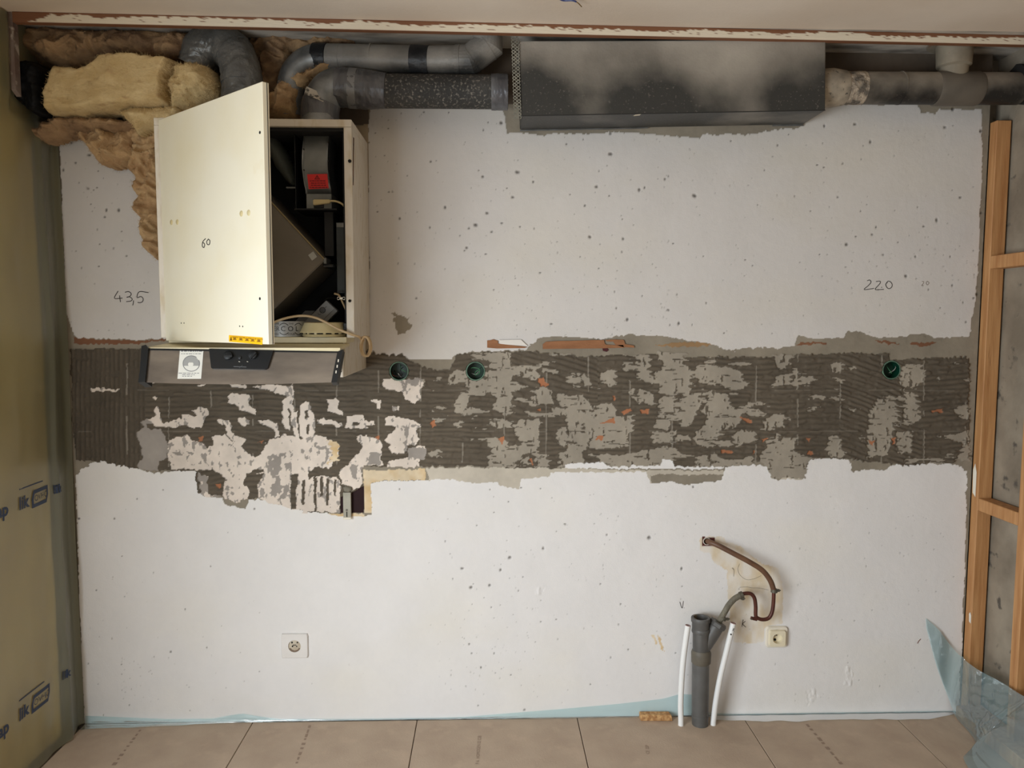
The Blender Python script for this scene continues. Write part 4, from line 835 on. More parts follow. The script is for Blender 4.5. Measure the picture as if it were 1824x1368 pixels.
def wool(poly, yb, th, rnd, amp, seed, mat, label, nf=2200, **kw):
    o = pillow('glass_wool', poly, yb, th, rnd, amp, seed, mat, None, label=label, category='insulation', group=wg, **kw)
    me = o.data; nv = len(me.vertices); co = np.zeros(nv*3); me.vertices.foreach_get('co', co); co = co.reshape(-1, 3)
    nn_ = np.zeros(nv*3); me.vertices.foreach_get('normal', nn_); nn_ = nn_.reshape(-1, 3)
    r_ = np.random.default_rng(seed); id_ = r_.integers(0, nv, nf)
    p0 = co[id_]; n0 = nn_[id_]; d1 = n0*.35+r_.normal(size=(nf, 3))*.8; d1 /= np.linalg.norm(d1, axis=1)[:, None]
    d2 = d1+r_.normal(size=(nf, 3))*.6+n0*.1; d2 /= np.linalg.norm(d2, axis=1)[:, None]
    L = r_.uniform(.002, .008, nf)[:, None]; sd = np.cross(d1, [0, 1, 0.1]); sd /= np.linalg.norm(sd, axis=1)[:, None]+1e-9; w_ = .0003
    p1 = p0+d1*L; p2 = p1+d2*L*.8
    vv = np.stack([p0-sd*w_, p0+sd*w_, p1+sd*w_*.8, p1-sd*w_*.8, p2], 1); vv[..., 1] = np.minimum(vv[..., 1], -.001); k_ = np.arange(nf)[:, None]*5
    fm = bpy.data.meshes.new('wool_fibres'); fm.from_pydata(vv.reshape(-1, 3).tolist(), [], np.concatenate([k_+np.array([0, 1, 2]), k_+np.array([0, 2, 3]), k_+np.array([3, 2, 4])]).tolist())
    link('wool_fibres', fm, mat, o, kind='stuff')
    return o
wool([(36, 44), (120, 46), (340, 54), (352, 70), (345, 100), (330, 112), (180, 105), (165, 116), (105, 124), (62, 108), (40, 106)], -.03, .13, .05, .022, 200, WOOLD, 'brownish glass wool batt stuffed along the top under the batten', fold=.035, warp=.08, nscale=18)
wool([(86, 204), (85, 172), (96, 132), (104, 118), (150, 124), (176, 110), (182, 100), (232, 96), (316, 106), (302, 140), (300, 165), (304, 192), (188, 196), (140, 204)], -.10, .13, .018, .007, 220, WOOLL, 'flat pale yellow glass wool slab in the upper left recess', jag=.005, nscale=16, fold=.006, warp=.06)
wool([(298, 150), (308, 114), (345, 104), (372, 116), (388, 146), (386, 168), (340, 200), (300, 192)], -.11, .15, .06, .012, 240, WOOLL, 'bulging fold of glass wool beside the taped flexible duct', fold=.025, warp=.08)
wool([(54, 246), (60, 228), (98, 208), (150, 206), (225, 212), (300, 200), (300, 232), (235, 230), (180, 238), (130, 236), (98, 246), (80, 252)], -.05, .11, .035, .02, 260, WOOLD, 'thin drooping strand of glass wool below the flat slab', fold=.035, warp=.08)
wool([(132, 240), (150, 228), (205, 222), (240, 222), (238, 280), (225, 288), (196, 298), (172, 290), (160, 268)], -.02, .10, .04, .022, 280, WOOL, 'rounded tuft of glass wool lying over the white wall', fold=.05, warp=.09)
wool([(228, 222), (300, 212), (300, 460), (283, 452), (278, 466), (256, 446), (248, 412), (245, 386), (232, 372), (232, 362), (240, 348), (231, 330), (238, 316), (224, 302), (228, 285), (236, 268)], -.015, .10, .045, .022, 300, WOOL, 'long torn tongue of glass wool hanging down beside the cabinet door', fold=.055, nscale=20, warp=.10)
wool([(205, 195), (240, 190), (300, 186), (330, 180), (330, 230), (262, 228), (240, 238), (232, 222)], -.12, .09, .04, .015, 320, WOOLL, 'soft lump of glass wool just above the open door corner', fold=.02)
wool([(432, 70), (470, 52), (600, 62), (640, 70), (620, 82), (520, 92), (505, 120), (495, 150), (478, 205), (462, 205), (458, 120)], -.012, .06, .03, .016, 340, WOOLD, 'dark brown glass wool between the taped duct and the upper elbow', fold=.03, warp=.08)
wool([(500, 140), (540, 128), (575, 108), (600, 112), (600, 122), (555, 138), (535, 160), (530, 208), (465, 208), (470, 180)], -.055, .06, .03, .014, 360, WOOL, 'loose glass wool tucked between the two elbows above the cabinet', fold=.03, warp=.08)
# black bag stuffed at the far left
pillow('black_foil_bundle', [(24, 106), (60, 108), (84, 122), (90, 140), (86, 210), (60, 205), (44, 192), (27, 178)], -.10, .13, .022, .010, 380, M('black_foil', (9, 10, 12), rough=.6, spec=.2, bump=.4, bscale=30), None, label='black plastic bundle pushed into the upper left corner', category='plastic bundle', fold=.01)

# =================================================================== CABINET WITH VENTILATION UNIT
CX0, CX1, CY, CZ0, CZ1 = .456, 1.050, -.320, 1.409, 2.070
t = empty('wall_cabinet', ((CX0+CX1)/2, -.16, CZ0), 'cream wall cabinet with its door swung open over black lined insides', 'cabinet')
cab = t
th = .024
HW0 = M('hood_enamel', (222, 210, 172), (206, 190, 146), 7, rough=.4)
B().box((CX1-th, CY, CZ0-.002), (CX1, -.006, CZ1-.0225), bev=.0012, seg=1).done('side_panel', EDGE, t)
B().box((CX0, CY, CZ0-.002), (CX0+th, -.006, CZ1-.0225), bev=.0012, seg=1).done('side_panel', EDGE, t)
B().box((CX0, CY, CZ1-.022), (CX1, -.006, CZ1), bev=.0012, seg=1).done('top_panel', EDGE, t)
B().box((CX0+th, CY-.004, CZ0-.018), (CX1-th, -.006, CZ0), bev=.0012, seg=1).done('bottom_panel', HW0, t)
B().box((CX0+th, -.014, CZ0), (CX1-th, -.007, CZ1-.022)).done('back_panel', BLACK, t)
B().box((CX1-th-.008, CY+.02, CZ0+.03), (CX1-th, -.014, CZ1-.022)).done('lining', BLACK, t)
B().box((CX0+th, CY+.02, CZ0), (CX0+th+.008, -.014, CZ1-.022)).done('lining', BLACK, t)
B().box((CX0+th, CY+.015, CZ1-.032), (CX1-th, -.014, CZ1-.0225)).done('lining', BLACK, t)
RUST = M('rust', (92, 58, 30), (50, 34, 24), 60, rough=.9)
for py, r in ((287, .0052), (536, .0045)):
    c = P(623, py, CY-.001); B().lathe([(.0001, -.004), (r, -.002), (r, .004)], c, axis=(0, 1, 0), n=12).done('screw', DARKHOLE, t)
q = B(); q.prism([P(629, 244, CY-.0004), P(631, 246, CY-.0004), P(630.5, 285, CY-.0004), P(630, 330, CY-.0004), P(628.6, 330, CY-.0004), P(628.6, 285, CY-.0004)], (0, -.0004, 0)); q.done('rust_stain', RUST, t)
# door
Hn = Vector((P(288.5, 400, CY-.004).x, CY-.004, 0)); 
En = P(473, 400, -.715)
dv = Vector((En.x-Hn.x, En.y-Hn.y, 0)); dn = dv.normalized(); nrm = Vector((dn.y, -dn.x, 0))   # face normal towards the room
if nrm.y > 0: nrm = -nrm
dz0, dz1 = 1.398, 2.062
db = B(); bt = .019
A0 = Hn; A1 = Hn+dv
db.hexa([(A0.x, A0.y, dz0), (A1.x, A1.y, dz0), (A1.x, A1.y, dz1), (A0.x, A0.y, dz1)]+[(v.x-nrm.x*bt, v.y-nrm.y*bt, z) for v, z in ((A0, dz0), (A1, dz0), (A1, dz1), (A0, dz1))])
bmesh.ops.bevel(db.bm, geom=db.bm.edges[:], offset=.0012, segments=1, affect='EDGES')
DOORM = M('door_laminate', (240, 233, 212), (234, 222, 188), 3.2, rough=.34, thr=(.42, .8), c3=(220, 198, 148), s3=5, t3=(.66, .85))
door = db.done('door', DOORM, t, label='cream laminate door with pencilled 60')
ed = B(); e0 = A1+dn*.0004
ed.hexa([(e0.x-nrm.x*.012, e0.y-nrm.y*.012, dz0), (e0.x-nrm.x*.0135, e0.y-nrm.y*.0135, dz0), (e0.x-nrm.x*.0135, e0.y-nrm.y*.0135, dz1), (e0.x-nrm.x*.012, e0.y-nrm.y*.012, dz1)]+[(e0.x-nrm.x*f+dn.x*.001, e0.y-nrm.y*f+dn.y*.001, z) for f, z in ((.012, dz0), (.0135, dz0), (.0135, dz1), (.012, dz1))])
ed.done('edge_seal', BLACKP, door)
def D(px, py, off=.0): return PPL(px, py, Hn+nrm*off, nrm)
for px, py in ((305.5, 396), (316, 395.5), (430, 380.5), (443, 379)):
    B().lathe([(.0001, .0022), (.0060, .0022), (.0080, .0006), (.0080, -.001)], D(px, py), axis=nrm, n=18).done('cover_cap', CREAMPL, door, True)
for px, py in ((463, 236), (463, 532), (323, 575.5), (328, 575.5), (427, 581), (432.5, 581.5)):
    B().lathe([(.0001, .0006), (.0022 if py > 540 else .0040, .0005), (.0022 if py > 540 else .0040, -.001)], D(px, py), axis=nrm, n=10).done('screw_hole', DARKHOLE, door)
c60 = crop(230, 130, 3.881)
strokes('pencil_number', [c60(l) for l in ([(530, 1145), (512, 1165), (507, 1195), (518, 1207), (524, 1185), (512, 1172)], [(550, 1148), (538, 1165), (542, 1185), (556, 1185), (560, 1160), (548, 1148)])], lambda x, y: D(x, y), .0012, PENCIL, door, off=nrm*.0006)
YEL = M('yellow_sticker', (250, 190, 30), rough=.4)
q = B(); q.prism([D(408, 597, .0006), D(467.5, 601.2, .0006), D(467.5, 614, .0006), D(408, 608.5, .0006)], nrm*.0005); stk = q.done('warning_sticker', YEL, door, label='yellow warning sticker with small print')
INKB = M('sticker_ink', (108, 70, 14), rough=.6)
zup = Vector((0, 0, 1))
q = B()
q.prism([D(409.5, 606.5, .0013), D(413.5, 606.8, .0013), D(411.6, 598.8, .0013)], nrm*.0002)
for px, py, wtxt in ((418, 600.5, 'VARNING'), (429, 601.3, 'ATTENTION'), (440, 602.3, 'ACHTUNG'), (450, 603.2, 'VAROITUS'), (461, 604.1, 'ATTENTION')):
    q.merge(text_bm(wtxt, .0068, D(px, py, .0013), dn, zup))
    for k in (1, 2, 3): 
        c = D(px, py+1.4*k+.8, .0013); wv = dn*(.010-.002*(k % 3)); q.prism([c-wv, c+wv, c+wv+zup*.0016, c-wv+zup*.0016], nrm*.0002)
q.done('sticker_print', INKB, stk)

# --- fan inside
t = empty('ventilation_fan', P(566, 373, -.2), 'grey metal fan housing with red warning label inside the cabinet', 'fan')
FANM = M('fan_metal', (142, 144, 141), (118, 120, 118), 12, rough=.5, metal=.35)
yfan = -.235
def strip(xa_top, xa_bot, wd_px, name, mat, off, par):
    q = B(); n = 14; L = []; R_ = []; Lb = []; Rb = []
    for k in range(n+1):
        s_ = k/n; py = 238+s_*107
        yy = yfan-off-.03*math.sin(s_*PI*.9)+.02*s_*s_
        xa = xa_top+(xa_bot-xa_top)*max(0, (s_-.55)/.45)-3*math.sin(s_*PI)*(s_ < .9)
        L.append(q.bm.verts.new(P(xa, py, yy))); R_.append(q.bm.verts.new(P(xa+wd_px, py, yy)))
        Lb.append(q.bm.verts.new(P(xa, py, yy)+Vector((0, .12, 0)))); Rb.append(q.bm.verts.new(P(xa+wd_px, py, yy)+Vector((0, .12, 0))))
    for k in range(n):
        q.bm.faces.new((L[k], R_[k], R_[k+1], L[k+1])); q.bm.faces.new((Lb[k], L[k], L[k+1], Lb[k+1])); q.bm.faces.new((R_[k], Rb[k], Rb[k+1], R_[k+1])); q.bm.faces.new((Rb[k], Lb[k], Lb[k+1], Rb[k+1]))
    q.bm.faces.new((L[0], Lb[0], Rb[0], R_[0])); q.bm.faces.new((L[-1], R_[-1], Rb[-1], Lb[-1]))
    return q.done(name, mat, par, True)
strip(542, 546, 43, 'scroll_housing', FANM, 0, t)
strip(540.5, 544.5, 2.6, 'flange', STEEL, .003, t); strip(583.5, 587.5, 2.8, 'flange', STEEL, .003, t)
for px, py in ((585, 254), (584.5, 287), (587, 318), (541, 266), (541.5, 303)): B().lathe([(.0001, .004), (.0022, .003), (.0024, -.002)], P(px, py, yfan-.034), axis=(0, -1, 0), n=10).done('rivet', BLACKP, t)
ft = P(545.5, 345, -.25); fb = P(591, 372.5, -.25)
tb = B().box((ft.x, -.25, fb.z), (fb.x, -.13, ft.z), bev=.001, seg=1).done('terminal_box', FANM, t)
c = P(568, 367, -.252); B().box((c.x-.016, -.256, c.z-.006), (c.x+.016, -.248, c.z+.008), bev=.002).done('inlet', BLACKP, tb)
pl = B(); a = P(557.5, 360, -.27); e = P(587.5, 358, -.27)
pl.hexa([a+Vector((0, 0, -.009)), e+Vector((0, 0, -.0055)), e+Vector((0, 0, .005)), a+Vector((0, 0, .0085)), a+Vector((0, .018, -.009)), e+Vector((0, .018, -.0055)), e+Vector((0, .018, .005)), a+Vector((0, .018, .0085))])
bmesh.ops.bevel(pl.bm, geom=pl.bm.edges[:], offset=.002, segments=2, affect='EDGES'); pl.done('plug', CREAMPL, t)
B().tube(smooth_path([P(586, 358, -.262), P(598, 358.5, -.262), P(610, 364, -.262), P(618, 376, -.258), P(622, 388, -.25)], 6), .0032, 10).done('power_cable', CREAMPL, t, True)
RED = M('red_label', (216, 42, 38), rough=.5)
ylab = yfan-.036
q = B(); q.prism([P(547, 310.5, ylab+.001), P(583, 309.8, ylab+.001), P(585.5, 335.5, ylab+.012), P(550, 337, ylab+.012)], (0, -.0006, 0)); rl = q.done('warning_label', RED, t, label='red warning label with a triangle')
DRED = M('label_ink', (92, 12, 14), rough=.6)
q = B()
def ring_poly(outer, inner, d):
    n = len(outer)
    for k in range(n): q.prism([outer[k], outer[(k+1) % n], inner[(k+1) % n], inner[k]], d)
lz = lambda px, py: P(px, py, ylab-.0002+.011*(py-310)/27)
ring_poly([lz(560, 319.5), lz(570, 319.5), lz(564.8, 311.5)], [lz(561.6, 318.6), lz(568.3, 318.6), lz(564.8, 313.2)], (0, -.0003, 0))
q.prism([lz(564.2, 317.8), lz(565.4, 317.8), lz(565.2, 314.4), lz(564.4, 314.4)], (0, -.0003, 0))
for py, xa, xb in ((322.2, 552, 580), (326.2, 554, 580), (330, 554, 581), (334, 552, 584)):
    x_ = xa
    while x_ < xb:
        w_ = random.uniform(2, 6); x2 = min(x_+w_, xb); q.prism([lz(x_, py+.7), lz(x2, py+.7), lz(x2, py-.7), lz(x_, py-.7)], (0, -.0002, 0)); x_ = x2+1
q.done('label_print', DRED, rl)
# black bracket frame round the fan
q = B()
for x0_, y0_, x1_, y1_ in ((524, 222, 617, 236), (524, 236, 528, 372), (524, 371, 600, 374)):
    a = P(x0_, y0_, -.262); c = P(x1_, y1_, -.262); q.box((a.x, -.262, c.z), (min(c.x, CX1-th-.01), -.10, a.z))
q.done('mounting_frame', M('black_steel', (24, 24, 25), rough=.5, metal=.3), t)
# --- grey filter bag
pillow('filter_bag', [(462, 205), (480, 228), (496, 246), (509, 270), (521, 296), (527, 322), (526, 334), (517, 332), (505, 318), (488, 296), (474, 268), (460, 250)], -.16, .055, .03, .002, 400, M('filter_cloth', (96, 100, 92), (74, 78, 72), 10, rough=.85, bump=.2, bscale=90), None, label='grey-green cloth filter bag hanging slanted beside the fan', category='filter', jag=.001)
a = P(510, 334, -.2); c = P(532, 334, -.2); B().box((a.x, -.205, a.z-.004), (c.x, -.195, a.z+.002), bev=.001, seg=1).done('filter_clip', STEEL, None, label='thin metal clip at the tip of the filter bag', category='clip')
# --- heat exchanger block standing on its corner
HX = M('exchanger_case', (134, 126, 114), (114, 107, 97), 5, rough=.45, metal=.25)
cc = P(579, 463, -.285); hd = .205; ce = Vector((cc.x-hd, 0, cc.z))
t = empty('heat_exchanger', (ce.x, -.16, ce.z-hd), 'grey-brown heat exchanger block standing on its corner inside the cabinet', 'heat exchanger')
x_left = CX0+th+.012
dia = [Vector((ce.x+hd, 0, ce.z)), Vector((ce.x, 0, ce.z+hd*1.09)), Vector((x_left, 0, ce.z+hd*1.09-(ce.x-x_left)*1.09)), Vector((x_left, 0, ce.z-hd*.95+(ce.x-x_left)*.95)), Vector((ce.x, 0, ce.z-hd*.95))]
q = B(); q.prism([v+Vector((0, -.285, 0)) for v in dia], (0, .255, 0)); bmesh.ops.bevel(q.bm, geom=q.bm.edges[:], offset=.003, segments=2, affect='EDGES'); q.done('case', HX, t)
q = B(); e1 = dia[0]; e2 = dia[1]; d_ = (e2-e1).normalized()
q.tube([e1+d_*.004+Vector((0, -.287, 0)), e2-d_*.01+Vector((0, -.287, 0))], .0022, 6); q.done('case_edge', M('case_edge', (150, 134, 96), rough=.5), t)
c = P(557, 456, -.287); u_ = Vector((.008, 0, .006)); v_ = Vector((-.006, 0, .0085))
q = B(); q.prism([c-u_-v_, c+u_-v_, c+u_+v_, c-u_+v_], (0, -.0006, 0)); q.done('round_label', M('pale_label', (170, 170, 164), rough=.6), t)
B().box((dia[0].x-.004, -.289, dia[0].z-.012), (dia[0].x+.005, -.22, dia[0].z+.006), bev=.001, seg=1).done('corner_clip', STEEL, t)
c = P(583, 470, -.27); B().box((c.x-.014, -.27, c.z-.010), (c.x+.018, -.10, c.z-.001), bev=.002).done('support_bracket', BLACKP, t)
# --- divider post and control box
a = P(578, 376, -.2); c = P(596, 457, -.2); B().box((a.x, -.21, c.z), (c.x, -.10, a.z), bev=.002).done('divider_post', M('post_dark', (40, 40, 40), rough=.5, metal=.3), None, label='dark metal post below the fan inside the cabinet', category='post')
a = P(599, 396, -.22); c = P(617, 522, -.22)
t = empty('control_box', (a.x, -.2, c.z), 'narrow dark grey metal box along the right inside of the cabinet', 'metal box')
B().box((a.x, -.225, c.z), (CX1-th-.0085, -.11, a.z), bev=.002).done('casing', M('casing_grey', (74, 80, 82), (58, 62, 64), 9, rough=.5, metal=.3), t)
B().box((a.x+.002, -.2275, a.z-.016), (CX1-th-.011, -.225, a.z-.003)).done('lid_lip', STEEL, t)
# --- boxes lying at the bottom
WBOX = M('white_box', (168, 168, 166), (150, 150, 150), 10, rough=.7)
def tilted(poly, y, d, name, label, cat, mat):
    t = empty(name, P(poly[0][0], poly[0][1], y), label, cat); q = B(); q.prism([P(a, b_, y) for a, b_ in poly], (0, d, 0)); bmesh.ops.bevel(q.bm, geom=q.bm.edges[:], offset=.0012, segments=1, affect='EDGES'); q.done('body', mat, t); return t
t = tilted([(542, 573.5), (581, 535), (601.5, 554), (566, 590)], -.175, .030, 'electronics_box', 'white tilted box printed with a round emblem inside the cabinet', 'box', WBOX)
q = B(); ec = (574.5, 552.5)
for k in range(16):
    a0 = 2*PI*k/16; a1 = 2*PI*(k+1)/16; f = lambda a_, r_: P(ec[0]+r_*math.cos(a_), ec[1]+r_*math.sin(a_), -.1756)
    q.prism([f(a0, 5.6), f(a1, 5.6), f(a1, 4.4), f(a0, 4.4)], (0, -.0004, 0))
for k in range(-2, 3):
    hh = math.sqrt(max(0, 4.2**2-(k*1.6)**2)); q.prism([P(ec[0]-hh, ec[1]+k*1.6+.45, -.1756), P(ec[0]+hh, ec[1]+k*1.6+.45, -.1756), P(ec[0]+hh, ec[1]+k*1.6-.45, -.1756), P(ec[0]-hh, ec[1]+k*1.6-.45, -.1756)], (0, -.0004, 0))
q.tube([P(566, 558, -.176), P(568, 561, -.176), P(572, 559, -.176)], .0007, 5); q.tube([P(579, 548, -.176), P(582, 546, -.176)], .0007, 5)
q.done('emblem', M('emblem_ink', (60, 60, 62), rough=.7), t)
q = B(); q.tube([P(562, 583, -.176), P(596, 550, -.176)], .0006, 5); q.done('fold_line', M('fold_grey', (120, 120, 120), rough=.7), t)
tilted([(543, 553.5), (561, 553.5), (535, 582), (517, 582)], -.14, .02, 'cardboard_strip', 'grey-white flat strip leaning behind the tilted white box', 'strip', M('strip_grey', (132, 134, 136), rough=.7))
# parcel tape roll with lettering
yt = -.268; ctr = P(511, 600, yt); zb = CZ0+.001; R0 = .0565; hgt_ = .048
t = empty('tape_roll', (ctr.x, yt, zb), 'silver roll of printed tape standing in the cabinet', 'tape roll')
TSIL = M('tape_silver', (178, 178, 175), (160, 160, 158), 20, rough=.42, metal=.2)
B().lathe([(R0, 0), (R0, hgt_), (.038, hgt_), (.038, 0)], (ctr.x, yt, zb), n=48, closed=True).done('tape', TSIL, t, True)
INKT = M('tape_ink', (22, 22, 24), rough=.5); INKG = M('tape_ink_grey', (92, 92, 92), rough=.5)
def cyl(off, zz): return lambda x, y: Vector((ctr.x+(R0+.0006)*math.sin((x+off)/R0), yt-(R0+.0006)*math.cos((x+off)/R0), zb+zz+y))
q = B(); q.merge(text_bm('C O L', .0215, (0, 0, 0), (1, 0, 0), (0, 1, 0), 'LEFT', cyl(-.004, .024)))
for off in (.006, .052):
    for zc, s_ in ((.033, 1), (.015, -1)):
        pts = [cyl(off, zc)((k-8)*.0016, s_*(.0085-(((k-8)/8)**2)*.0065)) for k in range(17)]; q.tube(pts, .0009, 5)
q.done('tape_print', INKT, t)
for body, sz, al, off, zz in (('ADER', .0200, 'RIGHT', -.007, .024), ('THE', .0085, 'RIGHT', -.008, .040), ('THE', .0085, 'LEFT', .02, .040), ('YOU', .0085, 'RIGHT', -.010, .008), ('YOUR', .0085, 'LEFT', .016, .008)):
    q = B(); q.merge(text_bm(body, sz, (0, 0, 0), (1, 0, 0), (0, 1, 0), al, cyl(off, zz))); q.done('tape_print', INKG, t)
# round cream detector
cd = P(578, 600, -.27)
t = empty('round_detector', (cd.x, -.27, CZ0), 'round cream plastic detector lying on the cabinet bottom', 'detector')
B().lathe([(.0001, .046), (.055, .046), (.062, .044), (.0635, .039), (.074, .018), (.0765, .015), (.0765, .013), (.066, .013)], (cd.x, -.27, CZ0), n=48).done('cover', CREAMPL, t, True)
B().lathe([(.066, .0008), (.068, .006), (.0655, .009), (.060, .009), (.060, .0008)], (cd.x, -.27, CZ0), n=48).done('base_ring', CREAMPL, t, True)
B().lathe([(.058, .002), (.058, .020)], (cd.x, -.27, CZ0), n=32).done('vent_gap', DARKHOLE, t, True)
for k in range(10):
    a_ = -PI/2+(k-4.5)*.42; c = Vector((cd.x+.0635*math.cos(a_), -.27+.0635*math.sin(a_), CZ0+.011)); B().box((-.004, -.003, -.003), (.004, .003, .003), R=Matrix.Rotation(a_+PI/2, 3, 'Z'), c=c).done('vent_rib', CREAMPL, t)
# loose cable with coil hanging over the side
CAB = M('old_cable', (202, 178, 140), (186, 158, 118), 20, rough=.5)
loop = [P(649+9*math.cos(a_)+k*.15, 617-17.5*math.sin(a_), -.30-.006*math.sin(a_*1.3)) for k, a_ in enumerate(np.linspace(PI*.75, PI*.75-4*PI, 34))]
pts = smooth_path([P(480, 578, -.335), P(500, 569.5, -.338), P(522, 564, -.338), P(542, 562.5, -.338), P(562, 566, -.338), P(582, 575, -.338), P(604, 587, -.338), P(624, 595, -.334), P(640, 600, -.32)], 6)+loop[::1]
B().tube(pts, .0037, 10).done('loose_cable', CAB, None, True, label='beige cable arching across the open cabinet and coiled at its corner', category='cable')
t = empty('cable_connector', P(608, 531, -.3), 'small white wire connector at the right side of the cabinet opening', 'connector')
q = B(); 
for x0_, x1_, hh in ((601, 615, .0030), (601.5, 605, .0046), (611, 614.5, .0046)):
    a = P(x0_, 531.5, -.30); c = P(x1_, 531.5, -.30); q.box((a.x, -.304, a.z-hh), (c.x, -.296, a.z+hh))
q.done('block', SOCK, t)
B().tube(smooth_path([P(614, 531.5, -.3), P(620, 533, -.29), P(622, 540, -.26)], 5), .0008, 6).done('wire', BLACKP, t)
B().tube(smooth_path([P(600, 531.5, -.3), P(585, 531, -.28), P(577, 536, -.25)], 5), .0008, 6).done('wire', BLACKP, t)
B().tube(smooth_path([P(596, 523, -.24), P(604, 526, -.25), P(610, 538, -.25), P(618, 556, -.24), P(622, 566, -.22)], 6), .0032, 8).done('cream_lead', CAB, t, True)
# black plug piece at the lower right inside
q = B(); q.box((P(612, 580, -.3).x, -.31, P(612, 588, -.3).z), (P(627, 580, -.3).x, -.25, P(612, 575, -.3).z), bev=.003); q.done('black_plug', BLACKP, None, label='black plug resting at the lower right corner of the cabinet', category='plug')

# =================================================================== COOKER HOOD under the cabinet
t = empty('cooker_hood', (.75, -.3, 1.28), 'pull-out cooker hood with smoky visor and black control panel', 'cooker hood')
hood = t
tl, tr, br, bl = P(259, 622, -.468), P(606, 627.5, -.468), P(594, 681, -.505), P(250, 681, -.505)
HW = M('hood_enamel', (222, 210, 172), (206, 190, 146), 7, rough=.4)
q = B(); zt_ = P(430, 619.5, -.468).z
q.hexa([Vector((tl.x, -.469, zt_-.010)), Vector((tr.x, -.469, zt_-.010)), Vector((tr.x, -.469, zt_)), Vector((tl.x, -.469, zt_)), Vector((tl.x, -.310, CZ0-.026)), Vector((tr.x, -.310, CZ0-.026)), Vector((tr.x, -.310, CZ0-.0190)), Vector((tl.x, -.310, CZ0-.0190))]); q.done('top_slab', HW, t)
VIS = M('smoky_visor', (138, 126, 113), (104, 95, 87), 3.0, rough=.18, coat=.3, thr=(.4, .62), stretch=(1, 1, 3))
n = 16; q = B(); fr = []; bk_ = []
for k in range(n+1):
    s_ = k/n; tp = tl.lerp(tr, s_); bo = bl.lerp(br, s_)+(bl-tl).normalized()*.006*math.sin(PI*s_)
    fr.append([q.bm.verts.new(tp), q.bm.verts.new(bo)]); bk_.append([q.bm.verts.new(tp+Vector((0, .006, 0))), q.bm.verts.new(bo+Vector((0, .006, 0)))])
for k in range(n):
    q.bm.faces.new((fr[k][0], fr[k+1][0], fr[k+1][1], fr[k][1])); q.bm.faces.new((bk_[k][0], bk_[k][1], bk_[k+1][1], bk_[k+1][0])); q.bm.faces.new((fr[k][1], fr[k+1][1], bk_[k+1][1], bk_[k][1])); q.bm.faces.new((fr[k][0], bk_[k][0], bk_[k+1][0], fr[k+1][0]))
vis = q.done('visor', VIS, t, True)
fn = ((bl-tl).cross(tr-tl)).normalized()
if fn.y > 0: fn = -fn
def HV(px, py, off=0.0): return PPL(px, py, tl+fn*off, fn)
def hprism(poly, off, d, name, mat, par, **kw):
    q = B(); q.prism([HV(a, b_, off) for a, b_ in poly], fn*d); bmesh.ops.bevel(q.bm, geom=q.bm.edges[:], offset=min(.0008, d*.4), segments=1, affect='EDGES'); return q.done(name, mat, par, **kw)
q = B(); q.prism([HV(260, 614, .010), HV(264, 620, .010), HV(258, 680, .010), HV(246, 681, .010), HV(249, 660, .010), HV(252, 616, .010)], -fn*.05); q.done('end_cap', BLACKP, t)
q = B(); q.prism([HV(601, 626, .006), HV(611, 622, .006), HV(600, 681, .006), HV(590, 681, .006)], -fn*.03); ecp = q.done('end_cap', BLACKP, t)
for py in (640, 650, 660): hprism([(604.5-(py-627)*.2, py), (606.5-(py-627)*.2, py), (606-(py-627)*.2, py+5), (604-(py-627)*.2, py+5)], .0065, .0006, 'slot_mark', SOCK, ecp)
hprism([(259, 620.5), (607, 626), (607, 629), (259, 624)], .0015, .002, 'shadow_gap', BLACKP, t)
cp = hprism([(373, 622), (488, 625), (478, 656.5), (474, 659), (380, 657.5), (377, 656)], .0025, .006, 'control_panel', M('panel_black', (24, 26, 28), rough=.38), t)
KN = M('knob_black', (24, 26, 28), rough=.55)
for px, py, an in ((407, 634, 0.0), (451, 633, .9)):
    kk = B().lathe([(.0001, .010), (.0100, .010), (.0125, .008), (.0130, .0)], HV(px, py, .0085), axis=fn, n=26).done('knob', KN, cp, True)
    R = fn.to_track_quat('Z', 'Y').to_matrix() @ Matrix.Rotation(an, 3, 'Z'); B().box((-.0115, -.003, -.003), (.0115, .003, .003), R=R, c=HV(px, py, .0195), bev=.001).done('knob_grip', KN, kk)
B().lathe([(.0001, .006), (.0040, .005), (.0050, .0)], HV(427.5, 638, .0085), axis=fn, n=16).done('button', M('button_grey', (44, 46, 48), rough=.5), cp, True)
for px in (426, 440.5): hprism([(px-1, 643.4), (px+1.6, 644), (px+1.6, 645), (px-1, 644.4)], .0087, .0004, 'panel_mark', SOCK, cp)
xd = (tr-tl).normalized(); yd = fn.cross(xd); yd = yd if yd.z > 0 else -yd
q = B(); q.prism([HV(416, 652.2, .0088), HV(439, 653.2, .0088), HV(439, 654.4, .0088), HV(416, 653.6, .0088)], fn*.0003); q.tube([HV(426, 656, .009), HV(432, 650, .009)], .0004, 5); q.done('brand_print', M('brand_grey', (92, 94, 96), rough=.5), cp)
cs = crop(300, 610, 17.1)
PAP = M('paper_white', (226, 224, 216), rough=.7)
nt_ = hprism(cs([(355, 205), (1075, 207), (1040, 600), (998, 1108), (275, 1108), (315, 650)]), .0012, .0006, 'paper_notice', PAP, t, label='white paper notice with a round grey diagram')
q = B(); ccx, ccy = 697, 642; INKN = M('notice_ink', (78, 78, 80), rough=.8); GRYN = M('notice_grey', (158, 158, 156), rough=.8)
for k in range(28):
    if k in (24, 25): continue
    a0, a1 = 2*PI*k/28, 2*PI*(k+1)/28; f = lambda a_, r_: HV(*cs([(ccx+r_*1.07*math.cos(a_), ccy+r_*math.sin(a_))])[0], .002)
    q.prism([f(a0, 246), f(a1, 246), f(a1, 226), f(a0, 226)], fn*.0003)
